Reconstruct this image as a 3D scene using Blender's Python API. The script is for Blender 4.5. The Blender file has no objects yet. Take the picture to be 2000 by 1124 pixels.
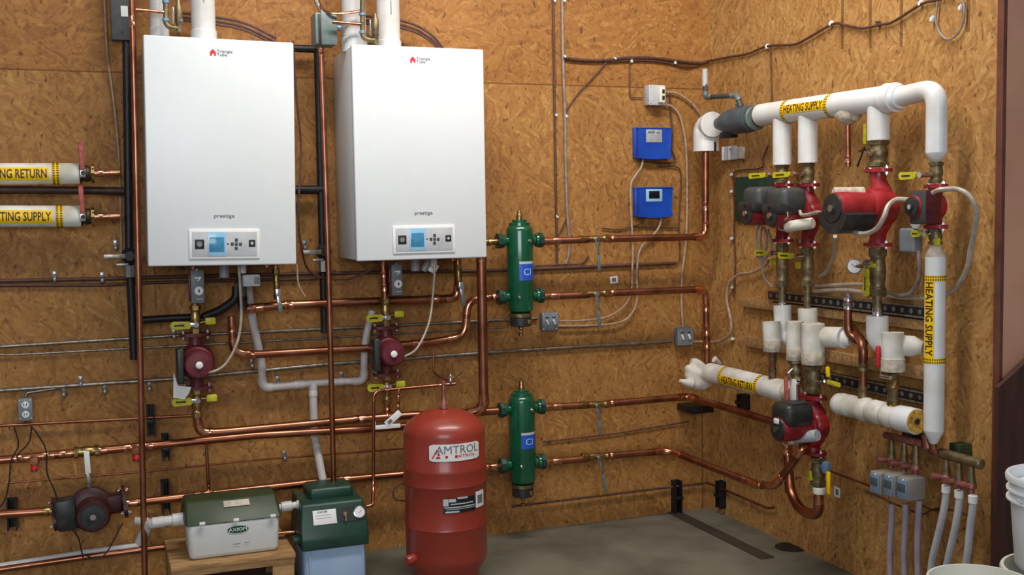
import bpy, bmesh, math, random
from mathutils import Vector, Matrix
random.seed(7)
S = bpy.context.scene
COL = S.collection
V = Vector
# ------------------------------------------------------------------ camera
CAM = V((-3.06624, -5.08237, 1.6))
RGT = V((0.93353724, -0.35813513, -0.01573062))
DWN = V((-0.03878955, -0.05729282, -0.99760358))
FWD = V((0.35637563, 0.93191028, -0.06737688))
FPX = 2152.4
cd = bpy.data.cameras.new('camera'); cam = bpy.data.objects.new('camera', cd); COL.objects.link(cam)
cd.sensor_fit = 'HORIZONTAL'; cd.sensor_width = 36.0; cd.lens = 36.0 * FPX / 2000.0
m = Matrix((RGT, -DWN, -FWD)).transposed().to_4x4(); m.translation = CAM
cam.matrix_world = m; S.camera = cam
# ------------------------------------------------------------------ light
S.view_settings.view_transform = 'Standard'; S.view_settings.look = 'None'
S.view_settings.gamma = 1.0; S.view_settings.use_curve_mapping = False
S.view_settings.exposure = 0.0
w = bpy.data.worlds.new('world'); S.world = w; w.use_nodes = True
w.node_tree.nodes['Background'].inputs[0].default_value = (0.80, 0.86, 1.0, 1)
w.node_tree.nodes['Background'].inputs[1].default_value = 0.2

def area(name, loc, target, sx, sy, power, col):
    l = bpy.data.lights.new(name, 'AREA'); l.shape = 'RECTANGLE'; l.size = sx; l.size_y = sy
    l.energy = power; l.color = col
    o = bpy.data.objects.new(name, l); COL.objects.link(o); o.location = loc
    o.rotation_euler = (V(target) - V(loc)).to_track_quat('-Z', 'Y').to_euler(); return o
area('doorway_daylight', (-4.4, -8.6, 2.9), (-.7, 0, 1.2), 4.2, 2.2, 205, (0.93, 0.97, 1.0))
area('ceiling_strip_lamp', (-1.5, -1.75, 3.75), (-1.3, -0.5, 1.4), 2.4, 0.35, 92, (1.0, 0.95, 0.88))

# ------------------------------------------------------------------ pixel rays to points of the room's planes
def ray(px, py): return RGT * ((px - 1000) / FPX) + DWN * ((py - 562) / FPX) + FWD
def b(px, py, d=0.0):
    r = ray(px, py); return CAM + r * ((-d - CAM.y) / r.y)
def r(px, py, d=0.0):
    q = ray(px, py); return CAM + q * ((-d - CAM.x) / q.x)
def fl(px, py, h=0.0):
    q = ray(px, py); return CAM + q * ((h - CAM.z) / q.z)
def mpp(p): return (p - CAM).dot(FWD) / FPX      # metres per pixel at p

# ------------------------------------------------------------------ materials
def lin(c):
    return tuple(((x / 255) / 12.92 if x / 255 <= 0.04045 else ((x / 255 + 0.055) / 1.055) ** 2.4) for x in c)
def mat(name, c, rough=0.5, metal=0.0, var=0.12, scale=18, bump=0.0, c2=None, spec=0.5, trans=0.0, coat=0.0, streak=None):
    M = bpy.data.materials.new(name); M.use_nodes = True; nt = M.node_tree; N = nt.nodes; L = nt.links
    B = N['Principled BSDF']; B.inputs['Roughness'].default_value = rough; B.inputs['Metallic'].default_value = metal
    B.inputs['Specular IOR Level'].default_value = spec
    if trans: B.inputs['Transmission Weight'].default_value = trans
    if coat: B.inputs['Coat Weight'].default_value = coat; B.inputs['Coat Roughness'].default_value = 0.12
    tc = N.new('ShaderNodeTexCoord'); no = N.new('ShaderNodeTexNoise'); no.inputs['Scale'].default_value = scale
    no.inputs['Detail'].default_value = 5
    if streak:
        mp = N.new('ShaderNodeMapping'); mp.inputs['Scale'].default_value = streak
        L.new(tc.outputs['Object'], mp.inputs[0]); L.new(mp.outputs[0], no.inputs['Vector'])
    else: L.new(tc.outputs['Object'], no.inputs['Vector'])
    rp = N.new('ShaderNodeValToRGB'); a = lin(c); a2 = lin(c2) if c2 else tuple(x * (1 - var * 2) for x in a)
    rp.color_ramp.elements[0].position = 0.32; rp.color_ramp.elements[1].position = 0.62
    rp.color_ramp.elements[0].color = (*a2, 1); rp.color_ramp.elements[1].color = (*a, 1)
    L.new(no.outputs[0], rp.inputs[0]); L.new(rp.outputs[0], B.inputs['Base Color'])
    if bump:
        bp = N.new('ShaderNodeBump'); bp.inputs['Strength'].default_value = bump; bp.inputs['Distance'].default_value = 0.004
        L.new(no.outputs[0], bp.inputs['Height']); L.new(bp.outputs[0], B.inputs['Normal'])
    return M

def osb(name, axis, seam_z, seams_v, sw=.0032, cs=((112, 72, 34), (150, 103, 53), (166, 119, 64), (196, 154, 94))):
    """oriented strand board: three fields of long random flakes, dark gaps and sheet seams"""
    M = bpy.data.materials.new(name); M.use_nodes = True; nt = M.node_tree; N = nt.nodes; L = nt.links
    B = N['Principled BSDF']; B.inputs['Roughness'].default_value = 0.62; B.inputs['Specular IOR Level'].default_value = 0.3
    tc = N.new('ShaderNodeTexCoord'); sp = N.new('ShaderNodeSeparateXYZ'); L.new(tc.outputs['Object'], sp.inputs[0])
    u = sp.outputs[axis]; z = sp.outputs[2]
    def math_(op, x, y=None, c=None):
        n = N.new('ShaderNodeMath'); n.operation = op
        for i, q in enumerate((x, y, c)):
            if q is None: continue
            if isinstance(q, (int, float)): n.inputs[i].default_value = q
            else: L.new(q, n.inputs[i])
        return n.outputs[0]
    up = math_('GREATER_THAN', z, seam_z)                       # the sheets above the seam lie sideways
    cb = N.new('ShaderNodeCombineXYZ'); L.new(u, cb.inputs[0]); L.new(z, cb.inputs[1])
    warp = N.new('ShaderNodeTexNoise'); warp.inputs['Scale'].default_value = 5; L.new(cb.outputs[0], warp.inputs['Vector'])
    vs = N.new('ShaderNodeVectorMath'); vs.operation = 'SCALE'; vs.inputs['Scale'].default_value = 0.10; L.new(warp.outputs['Color'], vs.inputs[0])
    va = N.new('ShaderNodeVectorMath'); va.operation = 'ADD'; L.new(cb.outputs[0], va.inputs[0]); L.new(vs.outputs[0], va.inputs[1])
    def flakes(ang, sx, sy, off):
        outs = []
        for k, base in enumerate((math.pi / 2, 0.0)):
            mp = N.new('ShaderNodeMapping'); mp.vector_type = 'TEXTURE'
            mp.inputs['Rotation'].default_value = (0, 0, base + ang); mp.inputs['Location'].default_value = (off, off * .7, 0)
            mp.inputs['Scale'].default_value = (sx, sy, 1)
            L.new(va.outputs[0], mp.inputs[0])
            vo = N.new('ShaderNodeTexVoronoi'); vo.voronoi_dimensions = '2D'; vo.inputs['Scale'].default_value = 1.0
            L.new(mp.outputs[0], vo.inputs['Vector'])
            sc = N.new('ShaderNodeSeparateXYZ'); L.new(vo.outputs['Color'], sc.inputs[0]); outs.append((sc.outputs[0], vo.outputs['Distance']))
        mx = N.new('ShaderNodeMix'); L.new(up, mx.inputs[0]); L.new(outs[0][0], mx.inputs[2]); L.new(outs[1][0], mx.inputs[3])
        mx2 = N.new('ShaderNodeMix'); L.new(up, mx2.inputs[0]); L.new(outs[0][1], mx2.inputs[2]); L.new(outs[1][1], mx2.inputs[3])
        return mx.outputs[0], mx2.outputs[0]
    A = flakes(0.15, .085, .017, 0.3); Bf = flakes(-0.55, .070, .014, 1.7); Cf = flakes(0.85, .060, .013, 3.1)
    n1 = N.new('ShaderNodeTexNoise'); n1.inputs['Scale'].default_value = 14; L.new(cb.outputs[0], n1.inputs['Vector'])
    n2 = N.new('ShaderNodeTexNoise'); n2.inputs['Scale'].default_value = 11; n2.inputs['Detail'].default_value = 1
    L.new(va.outputs[0], n2.inputs['Vector'])
    sel1 = math_('GREATER_THAN', n1.outputs[0], 0.52); sel2 = math_('GREATER_THAN', n2.outputs[0], 0.56)
    m1 = N.new('ShaderNodeMix'); L.new(sel1, m1.inputs[0]); L.new(A[0], m1.inputs[2]); L.new(Bf[0], m1.inputs[3])
    m2 = N.new('ShaderNodeMix'); L.new(sel2, m2.inputs[0]); L.new(m1.outputs[0], m2.inputs[2]); L.new(Cf[0], m2.inputs[3])
    fine = N.new('ShaderNodeTexNoise'); fine.inputs['Scale'].default_value = 60; fine.inputs['Detail'].default_value = 6
    L.new(va.outputs[0], fine.inputs['Vector'])
    big = N.new('ShaderNodeTexNoise'); big.inputs['Scale'].default_value = 2.2; L.new(cb.outputs[0], big.inputs['Vector'])
    val = math_('ADD', math_('MULTIPLY', m2.outputs[0], 0.34), math_('MULTIPLY', fine.outputs[0], 0.60))
    val = math_('ADD', val, math_('MULTIPLY', math_('SUBTRACT', big.outputs[0], 0.5), 0.35))
    rp = N.new('ShaderNodeValToRGB'); e = rp.color_ramp.elements
    e[0].position = 0.08; e[0].color = (*lin(cs[0]), 1); e[1].position = 0.90; e[1].color = (*lin(cs[3]), 1)
    q = e.new(0.38); q.color = (*lin(cs[1]), 1); q = e.new(0.62); q.color = (*lin(cs[2]), 1)
    L.new(val, rp.inputs[0])
    # dark gaps between some flakes
    gp = N.new('ShaderNodeMapping'); gp.inputs['Scale'].default_value = (30, 17, 1); gp.inputs['Rotation'].default_value = (0, 0, .5); L.new(va.outputs[0], gp.inputs[0])
    gn = N.new('ShaderNodeTexNoise'); gn.inputs['Scale'].default_value = 1.6; gn.inputs['Detail'].default_value = 2; L.new(gp.outputs[0], gn.inputs['Vector'])
    gap = N.new('ShaderNodeMapRange'); gap.inputs[1].default_value = 0.63; gap.inputs[2].default_value = 0.71; L.new(gn.outputs[0], gap.inputs[0])
    seam = math_('LESS_THAN', math_('ABSOLUTE', math_('SUBTRACT', z, seam_z)), 0.0035)
    for sv, z0, z1 in seams_v:
        s_ = math_('LESS_THAN', math_('ABSOLUTE', math_('SUBTRACT', u, sv)), sw)
        s_ = math_('MULTIPLY', s_, math_('GREATER_THAN', z, z0)); s_ = math_('MULTIPLY', s_, math_('LESS_THAN', z, z1))
        seam = math_('MAXIMUM', seam, s_)
    dk = math_('MAXIMUM', math_('MULTIPLY', gap.outputs[0], 0.65), math_('MULTIPLY', seam, 0.62))
    # upper sheets are a redder board
    tint = N.new('ShaderNodeMix'); tint.data_type = 'RGBA'; tint.blend_type = 'MULTIPLY'; L.new(math_('MULTIPLY', up, 0.85), tint.inputs[0])
    L.new(rp.outputs[0], tint.inputs[6]); tint.inputs[7].default_value = (0.92, 0.84, 0.77, 1)
    mx = N.new('ShaderNodeMix'); mx.data_type = 'RGBA'; L.new(dk, mx.inputs[0]); L.new(tint.outputs[2], mx.inputs[6]); mx.inputs[7].default_value = (*lin((74, 42, 18)), 1)
    L.new(mx.outputs[2], B.inputs['Base Color'])
    bp = N.new('ShaderNodeBump'); bp.inputs['Strength'].default_value = 0.25; bp.inputs['Distance'].default_value = 0.003
    L.new(math_('SUBTRACT', val, dk), bp.inputs['Height']); L.new(bp.outputs[0], B.inputs['Normal'])
    return M

MT = {}
def dm(k, *a, **kw): MT[k] = mat(k, *a, **kw)
dm('copper', (176, 118, 92), .36, 1.0, c2=(128, 80, 60), scale=9, bump=.05)
dm('copper_bright', (232, 168, 134), .24, 1.0, c2=(186, 116, 84), scale=40)
dm('copper_red', (182, 122, 96), .32, 1.0, c2=(146, 88, 62), scale=7)
dm('brass', (186, 160, 104), .34, 1.0, c2=(132, 108, 66), scale=60)
dm('bronze', (140, 124, 92), .5, .75, c2=(98, 86, 62), scale=40)
dm('bronze_dark', (92, 74, 54), .5, .6, c2=(62, 48, 36), scale=40)
dm('iron_brown', (74, 52, 44), .5, .3, c2=(52, 36, 30), scale=30)
dm('chrome', (215, 215, 215), .2, 1.0, var=.05)
dm('steel', (150, 150, 148), .38, .8, var=.1)
dm('galv', (165, 158, 148), .36, .85, c2=(120, 112, 102), scale=50)
dm('iron', (38, 36, 38), .45, .3, var=.2, scale=50, bump=.2)
dm('enamel', (214, 217, 218), .38, 0, var=.01, coat=.25)
dm('trim_white', (218, 222, 224), .35, 0, var=.01)
dm('pvc', (206, 206, 206), .35, 0, c2=(190, 186, 180), scale=6)
dm('pvc_grey', (206, 200, 198), .42, 0, c2=(180, 172, 168), scale=9)
dm('jacket', (226, 228, 230), .4, 0, c2=(212, 210, 204), scale=7, bump=.15)
dm('jacket_old', (232, 230, 224), .55, 0, c2=(190, 184, 168), scale=9, bump=.2)
dm('mastic', (206, 196, 180), .75, 0, c2=(168, 154, 132), scale=40, bump=.8)
dm('fibreglass', (214, 170, 70), .9, 0, c2=(150, 104, 36), scale=60, bump=.8)
dm('yellow', (206, 200, 44), .42, 0, c2=(176, 168, 30), scale=40)
dm('tape', (246, 200, 14), .4, 0, var=.04)
dm('ink', (64, 34, 14), .5, 0, var=.02)
dm('ink_black', (24, 24, 26), .5, 0, var=.02)
dm('ink_grey', (110, 112, 118), .5, 0, var=.02)
dm('ink_red', (208, 34, 40), .5, 0, var=.02)
dm('pump_red', (164, 34, 42), .42, .0, c2=(138, 24, 32), scale=20, bump=.15, coat=.2)
dm('pump_red_dark', (140, 26, 34), .4, .0, c2=(110, 18, 26), scale=20, bump=.15, coat=.15)
dm('act_grey', (150, 144, 136), .5, 0, var=.06)
dm('act_blue', (118, 140, 162), .45, 0, var=.08)
dm('pump_dark', (66, 26, 28), .45, .1, c2=(44, 16, 18), scale=25, bump=.1)
dm('pump_maroon', (104, 34, 42), .42, .1, c2=(78, 24, 32), scale=25, bump=.15)
dm('handle_red', (196, 40, 48), .4, 0, var=.08)
dm('handle_faded', (180, 92, 84), .55, 0, c2=(150, 56, 52), scale=40)
dm('black_plastic', (34, 34, 36), .42, 0, c2=(48, 50, 48), scale=30)
dm('black_grey', (58, 60, 62), .5, 0, c2=(70, 72, 68), scale=30)
dm('green_enamel', (10, 84, 56), .22, 0, c2=(8, 72, 46), scale=10, coat=.6)
dm('green_dark', (28, 66, 52), .42, 0, c2=(22, 54, 42), scale=12)
dm('green_lid', (52, 66, 38), .45, 0, c2=(36, 54, 34), scale=12)
dm('tank_red', (150, 54, 40), .36, 0, c2=(140, 48, 34), scale=5, coat=.2)
dm('blue', (24, 74, 178), .36, 0, c2=(18, 62, 160), scale=10, coat=.2)
dm('label_blue', (40, 84, 190), .35, 0, var=.05)
dm('label_white', (232, 232, 230), .4, 0, var=.03)
dm('paper_grey', (170, 172, 176), .6, 0, c2=(150, 152, 156), scale=90)
dm('screen_film', (150, 198, 226), .2, 0, var=.04)
dm('screen', (72, 138, 176), .16, 0, c2=(60, 122, 160), scale=40)
dm('screen_dark', (22, 24, 34), .15, 0, var=.05)
dm('box_grey', (128, 134, 140), .5, .1, c2=(112, 118, 124), scale=30)
dm('box_light', (190, 192, 196), .5, 0, var=.06)
dm('box_green', (108, 122, 118), .45, .2, c2=(92, 106, 104), scale=25)
dm('slate', (84, 98, 104), .5, .2, c2=(70, 80, 86), scale=12, bump=.2)
dm('tag_grey', (112, 118, 122), .5, 0, var=.06)
dm('cable_tan', (176, 150, 128), .55, 0, c2=(146, 120, 98), scale=40)
dm('cable_grey', (150, 138, 132), .55, 0, c2=(120, 108, 102), scale=40)
dm('cable_brown', (92, 58, 46), .6, 0, c2=(70, 42, 34), scale=40)
dm('cable_black', (30, 24, 24), .5, 0, var=.1)
dm('flex', (186, 176, 160), .42, .2, c2=(158, 146, 130), scale=30)
dm('bin_white', (206, 208, 206), .4, 0, var=.02)
dm('feeder_blue', (166, 188, 218), .3, 0, c2=(150, 172, 204), scale=4)
dm('pex', (196, 196, 200), .4, 0, c2=(182, 180, 186), scale=10)
dm('pex_lilac', (172, 160, 172), .4, 0, c2=(154, 140, 152), scale=10)
dm('rose_brass', (170, 108, 100), .45, .6, c2=(128, 76, 70), scale=40)
dm('lumber', (178, 140, 92), .7, 0, c2=(140, 100, 60), scale=8, streak=(1.5, 8, 8), bump=.3)
dm('ply_red', (208, 154, 124), .6, 0, c2=(192, 138, 110), scale=3)
dm('dark_brown', (74, 40, 30), .6, 0, c2=(56, 28, 22), scale=5, streak=(6, 6, .8))
dm('trim_brown', (110, 62, 44), .6, 0, c2=(88, 48, 34), scale=8)
dm('bucket_white', (228, 232, 234), .4, 0, var=.02)
dm('bucket_cream', (224, 222, 208), .45, 0, var=.03)
dm('concrete', (116, 113, 98), .7, 0, c2=(88, 84, 70), scale=3.2, bump=.15)
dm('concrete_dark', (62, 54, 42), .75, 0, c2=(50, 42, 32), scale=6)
dm('drain_dark', (44, 36, 30), .6, .3, var=.2)
dm('sky_fitting', (120, 150, 180), .4, .3, var=.15)
dm('clear_plastic', (150, 144, 152), .25, 0, var=.08)

# ------------------------------------------------------------------ mesh building
I4 = Matrix.Identity(4)
def frame(o, z, x=None):
    z = V(z).normalized()
    x = V(x) if x is not None else V((0, 0, 1))
    x = x - z * x.dot(z)
    if x.length < 1e-4:
        x = V((1, 0, 0)); x = x - z * x.dot(z)
    x.normalize(); y = z.cross(x)
    M = Matrix((x, y, z)).transposed().to_4x4(); M.translation = o; return M
def FB(o):      # faces the viewer from the back wall: x right, y up, z out
    M = Matrix(((1, 0, 0), (0, 0, 1), (0, -1, 0))).transposed().to_4x4(); M.translation = o; return M
def FR(o):      # the same on the right wall
    M = Matrix(((0, -1, 0), (0, 0, 1), (-1, 0, 0))).transposed().to_4x4(); M.translation = o; return M
def roll(M, deg, ax='Z'): return M @ Matrix.Rotation(math.radians(deg), 4, ax)

class MB:
    def __init__(s): s.v = []; s.f = []
    def add(s, M, vs, fs):
        n = len(s.v); s.v += [M @ V(p) for p in vs]; s.f += [tuple(n + i for i in f) for f in fs]; return s
    def box(s, M, c, d, bev=0.0, seg=2):
        bm = bmesh.new(); bmesh.ops.create_cube(bm, size=1)
        for v in bm.verts: v.co = V((v.co.x * d[0], v.co.y * d[1], v.co.z * d[2]))
        if bev > 0:
            bmesh.ops.bevel(bm, geom=list(bm.edges), offset=min(bev, min(d) * .49), segments=seg, profile=.5, affect='EDGES')
        bm.verts.index_update()
        s.add(M @ Matrix.Translation(V(c)), [v.co.copy() for v in bm.verts], [[v.index for v in f.verts] for f in bm.faces]); bm.free(); return s
    def lathe(s, M, prof, n=24, cap=True):
        vs = []; fs = []
        for (rr, h) in prof:
            for k in range(n):
                a = 2 * math.pi * k / n; vs.append((rr * math.cos(a), rr * math.sin(a), h))
        for i in range(len(prof) - 1):
            for k in range(n):
                fs.append((i * n + k, i * n + (k + 1) % n, (i + 1) * n + (k + 1) % n, (i + 1) * n + k))
        if cap:
            if prof[0][0] > 1e-5: fs.append(tuple(reversed(range(n))))
            if prof[-1][0] > 1e-5: fs.append(tuple((len(prof) - 1) * n + k for k in range(n)))
        return s.add(M, vs, fs)
    def cyl(s, M, rr, h0, h1, n=24, bev=0.0):
        if bev: return s.lathe(M, [(rr - bev, h0), (rr, h0 + bev), (rr, h1 - bev), (rr - bev, h1)], n)
        return s.lathe(M, [(rr, h0), (rr, h1)], n)
    def rod(s, a, c, rr, n=12): 
        return s.cyl(frame(a, c - a), rr, 0, (c - a).length, n)
    def prism(s, M, pts, z0, z1):
        n = len(pts); vs = [(x, y, z0) for x, y in pts] + [(x, y, z1) for x, y in pts]
        fs = [tuple(reversed(range(n))), tuple(range(n, 2 * n))] + [(i, (i + 1) % n, n + (i + 1) % n, n + i) for i in range(n)]
        return s.add(M, vs, fs)
    def tube(s, pts, rr, n=14):
        pts = [V(p) for p in pts]
        q = [pts[0]]
        for p in pts[1:]:
            if (p - q[-1]).length > 1e-5: q.append(p)
        pts = q; m_ = len(pts)
        if m_ < 2: return s
        rs = rr if isinstance(rr, (list, tuple)) else [rr] * m_
        T = []
        for i in range(m_):
            t = (pts[min(i + 1, m_ - 1)] - pts[max(i - 1, 0)]); T.append(t.normalized() if t.length > 1e-7 else V((0, 0, 1)))
        x = frame(pts[0], T[0]).col[0].to_3d(); vs = []; fs = []
        for i in range(m_):
            x = x - T[i] * x.dot(T[i]); x.normalize(); y = T[i].cross(x)
            for k in range(n):
                a = 2 * math.pi * k / n; vs.append(pts[i] + (x * math.cos(a) + y * math.sin(a)) * rs[min(i, len(rs) - 1)])
        for i in range(m_ - 1):
            for k in range(n): fs.append((i * n + k, i * n + (k + 1) % n, (i + 1) * n + (k + 1) % n, (i + 1) * n + k))
        fs.append(tuple(reversed(range(n)))); fs.append(tuple((m_ - 1) * n + k for k in range(n)))
        return s.add(I4, vs, fs)
    def text(s, M, body, size, depth=0.0008, fmap=None, align='CENTER', bold=0.0, sx=1.0):
        vs, fs = text_geo(body, align, bold)
        if fmap is None: vs2 = [(x * size * sx, y * size, depth) for x, y in vs]; return s.add(M, vs2, fs)
        bt = bmesh.new(); tv = [bt.verts.new((x * size * sx, y * size, 0)) for x, y in vs]
        for f in fs:
            try: bt.faces.new([tv[i] for i in f])
            except ValueError: pass
        for k in range(-5, 6): bmesh.ops.bisect_plane(bt, geom=list(bt.verts) + list(bt.edges) + list(bt.faces), plane_co=(0, k * size * .12, 0), plane_no=(0, 1, 0))
        bt.verts.index_update(); vs = [(v.co.x / (size * sx), v.co.y / size) for v in bt.verts]; fs = [tuple(v.index for v in f.verts) for f in bt.faces]; bt.free()
        n = len(s.v); s.v += [fmap(x * size * sx, y * size) for x, y in vs]; s.f += [tuple(n + i for i in f) for f in fs]; return s
TC = {}
def text_geo(body, align, bold):
    k = (body, align, bold)
    if k in TC: return TC[k]
    cu = bpy.data.curves.new('txt', 'FONT'); cu.body = body; cu.align_x = align; cu.align_y = 'CENTER'; cu.size = 1.35; cu.offset = bold; cu.resolution_u = 2
    o = bpy.data.objects.new('txt', cu); me = bpy.data.meshes.new_from_object(o)
    TC[k] = ([(v.co.x, v.co.y) for v in me.vertices], [tuple(p.vertices) for p in me.polygons])
    bpy.data.objects.remove(o); bpy.data.curves.remove(cu); bpy.data.meshes.remove(me); return TC[k]

ORG = {}
def obj(name, mb, material, parent=None, label=None, smooth=True):
    if parent is not None: o0 = ORG[parent.name]
    else:
        xs = [v.x for v in mb.v]; ys = [v.y for v in mb.v]; zs = [v.z for v in mb.v]
        o0 = V(((min(xs) + max(xs)) / 2, (min(ys) + max(ys)) / 2, min(zs)))
    me = bpy.data.meshes.new(name); me.from_pydata([v - o0 for v in mb.v], [], mb.f); me.update()
    if smooth:
        me.shade_smooth(); me.set_sharp_from_angle(angle=math.radians(38))
    me.materials.append(MT[material] if isinstance(material, str) else material)
    o = bpy.data.objects.new(name, me); COL.objects.link(o)
    if parent is not None: o.parent = parent
    else: o.location = o0
    ORG[o.name] = o0
    if label: o['label'] = label
    return o
def tag(o, label, cat, group=None):
    o['label'] = label; o['category'] = cat
    if group: o['group'] = group
    return o
def thing(name, label, cat, loc, group=None):
    o = bpy.data.objects.new(name, None); o.empty_display_size = .05; COL.objects.link(o); o.location = loc; ORG[o.name] = V(loc)
    return tag(o, label, cat, group)
def struct(name, mb, material, parent=None, smooth=False):
    o = obj(name, mb, material, parent, smooth=smooth)
    if parent is None: o['kind'] = 'structure'
    return o
def one(name, mb, material, label, cat, group=None): return tag(obj(name, mb, material), label, cat, group)

def fillet(pts, bend):
    pts = [V(p) for p in pts]; out = [pts[0]]; corners = []
    for i in range(1, len(pts) - 1):
        a = pts[i - 1] - pts[i]; c = pts[i + 1] - pts[i]; L = min(bend, a.length * .48, c.length * .48)
        p0 = pts[i] + a.normalized() * L; p1 = pts[i] + c.normalized() * L; arc = []
        for k in range(9):
            t = k / 8; arc.append(p0 * (1 - t) ** 2 + pts[i] * 2 * t * (1 - t) + p1 * t * t)
        ang = math.degrees(a.angle(-c)) if a.length > 1e-6 and c.length > 1e-6 else 0
        if ang > 22: corners.append([p0 + a.normalized() * L * .45] + arc + [p1 + c.normalized() * L * .45])
        out += arc
    out.append(pts[-1]); return out, corners
def pipe(name, label, cat, pts, rr, material='copper', bend=.035, elbow='copper_bright', couplings=(), cmat=None, group=None, n=16, ewid=1.13):
    pts = [V(p) for p in pts]; path, corners = fillet(pts, bend)
    if not (corners and elbow) and not couplings: return one(name, MB().tube(path, rr, n), material, label, cat, group)
    t = thing(name, label, cat, pts[0], group)
    obj('tube', MB().tube(path, rr, n), material, t)
    if elbow:
        for c in corners: obj('elbow', MB().tube(c, rr * ewid, n), elbow, t)
    for (i, q, ln) in couplings:
        a, c = pts[i], pts[i + 1]; d = (c - a).normalized(); m0 = a + (c - a) * q
        mb = MB(); M = frame(m0 - d * ln / 2, d); R1 = rr * 1.13
        mb.lathe(M, [(rr, 0), (R1, .001), (R1, ln * .4), (rr * 1.05, ln * .46), (rr * 1.05, ln * .54), (R1, ln * .6), (R1, ln - .001), (rr, ln)], n)
        obj('coupling', mb, cmat or elbow or 'copper_bright', t)
    return t
def spline(pts, k=7):
    pts = [V(p) for p in pts]
    if len(pts) < 3: return pts
    P = [pts[0] * 2 - pts[1]] + pts + [pts[-1] * 2 - pts[-2]]; out = []
    for i in range(1, len(P) - 2):
        for j in range(k):
            t = j / k; a, c, d, e = P[i - 1], P[i], P[i + 1], P[i + 2]
            out.append(.5 * ((2 * c) + (d - a) * t + (2 * a - 5 * c + 4 * d - e) * t * t + (-a + 3 * c - 3 * d + e) * t ** 3))
    out.append(pts[-1]); return out
def cable(name, label, pts, rr, material, cat='cable', group=None, n=8):
    return one(name, MB().tube(spline(pts), rr, n), material, label, cat, group)
def bl(L, d): return [b(x, y, d) for x, y in L]
def rl(L, d): return [r(x, y, d) for x, y in L]
def copy_tree(o, parent=None):
    c = o.copy(); COL.objects.link(c)
    if parent is not None: c.parent = parent
    for ch in list(o.children): copy_tree(ch, c)
    return c

# ------------------------------------------------------------------ the room
zs_back = b(700, 155, 0).z
struct('floor', MB().box(I4, (-2.2, -3.0, -.05), (6.4, 6.6, .1)), 'concrete')
struct('wall_back', MB().box(I4, (-2.4, .05, 1.75), (5.0, .1, 3.5)), osb('osb_back', 0, zs_back, [(b(475, 700).x, 0, 1.2), (b(1250, 150).x, 1.2, zs_back), (b(1165, 50).x + 3, 0, 1)]))
struct('wall_right', MB().box(I4, (.05, -.985, 1.75), (.1, 2.0, 3.5)), osb('osb_right', 1, r(1600, 115, 0).z + 3, [(r(x, y, 0).y, r(x, y, 0).z, 4) for x, y in ((1407, 150), (1445, 150), (1487, 150), (1575, 130), (1685, 100), (1741, 92), (1800, 80))], .009, ((120, 80, 42), (164, 118, 66), (182, 138, 82), (212, 174, 116))))
mbx = MB().box(I4, (.5, -2.0, 1.75), (.99, .024, 3.5)); struct('wall_front', mbx, 'ply_red')
struct('trim_1', MB().box(I4, (-.006, -2.002, 1.75), (.018, .03, 3.5), .002), 'trim_brown')
# ------------------------------------------------------------------ floor details
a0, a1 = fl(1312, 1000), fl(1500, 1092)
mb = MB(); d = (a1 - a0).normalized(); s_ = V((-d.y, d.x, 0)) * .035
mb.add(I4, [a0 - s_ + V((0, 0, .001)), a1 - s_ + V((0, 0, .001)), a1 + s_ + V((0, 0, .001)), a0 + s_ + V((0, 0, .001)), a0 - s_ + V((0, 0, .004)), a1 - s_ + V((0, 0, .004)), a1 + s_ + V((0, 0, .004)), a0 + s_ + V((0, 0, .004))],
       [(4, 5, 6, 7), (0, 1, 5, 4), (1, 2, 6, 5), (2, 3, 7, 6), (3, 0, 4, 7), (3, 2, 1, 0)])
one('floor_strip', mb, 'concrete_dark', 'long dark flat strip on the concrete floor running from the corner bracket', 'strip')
t = thing('floor_drain', 'round dark drain cover in the concrete floor near the right wall', 'drain', fl(1545, 1070))
dm_ = Matrix.Translation(fl(1545, 1070))
obj('cover', MB().lathe(dm_, [(.001, .006), (.06, .006), (.075, .003), (.075, .0005)], 28), 'drain_dark', t)
mb = MB()
for k in range(-2, 3): mb.box(dm_, (k * .022, 0, .0065), (.008, 2 * math.sqrt(.0034 - (k * .022) ** 2) * .85, .002))
obj('slot', mb, 'ink_black', t)
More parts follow.
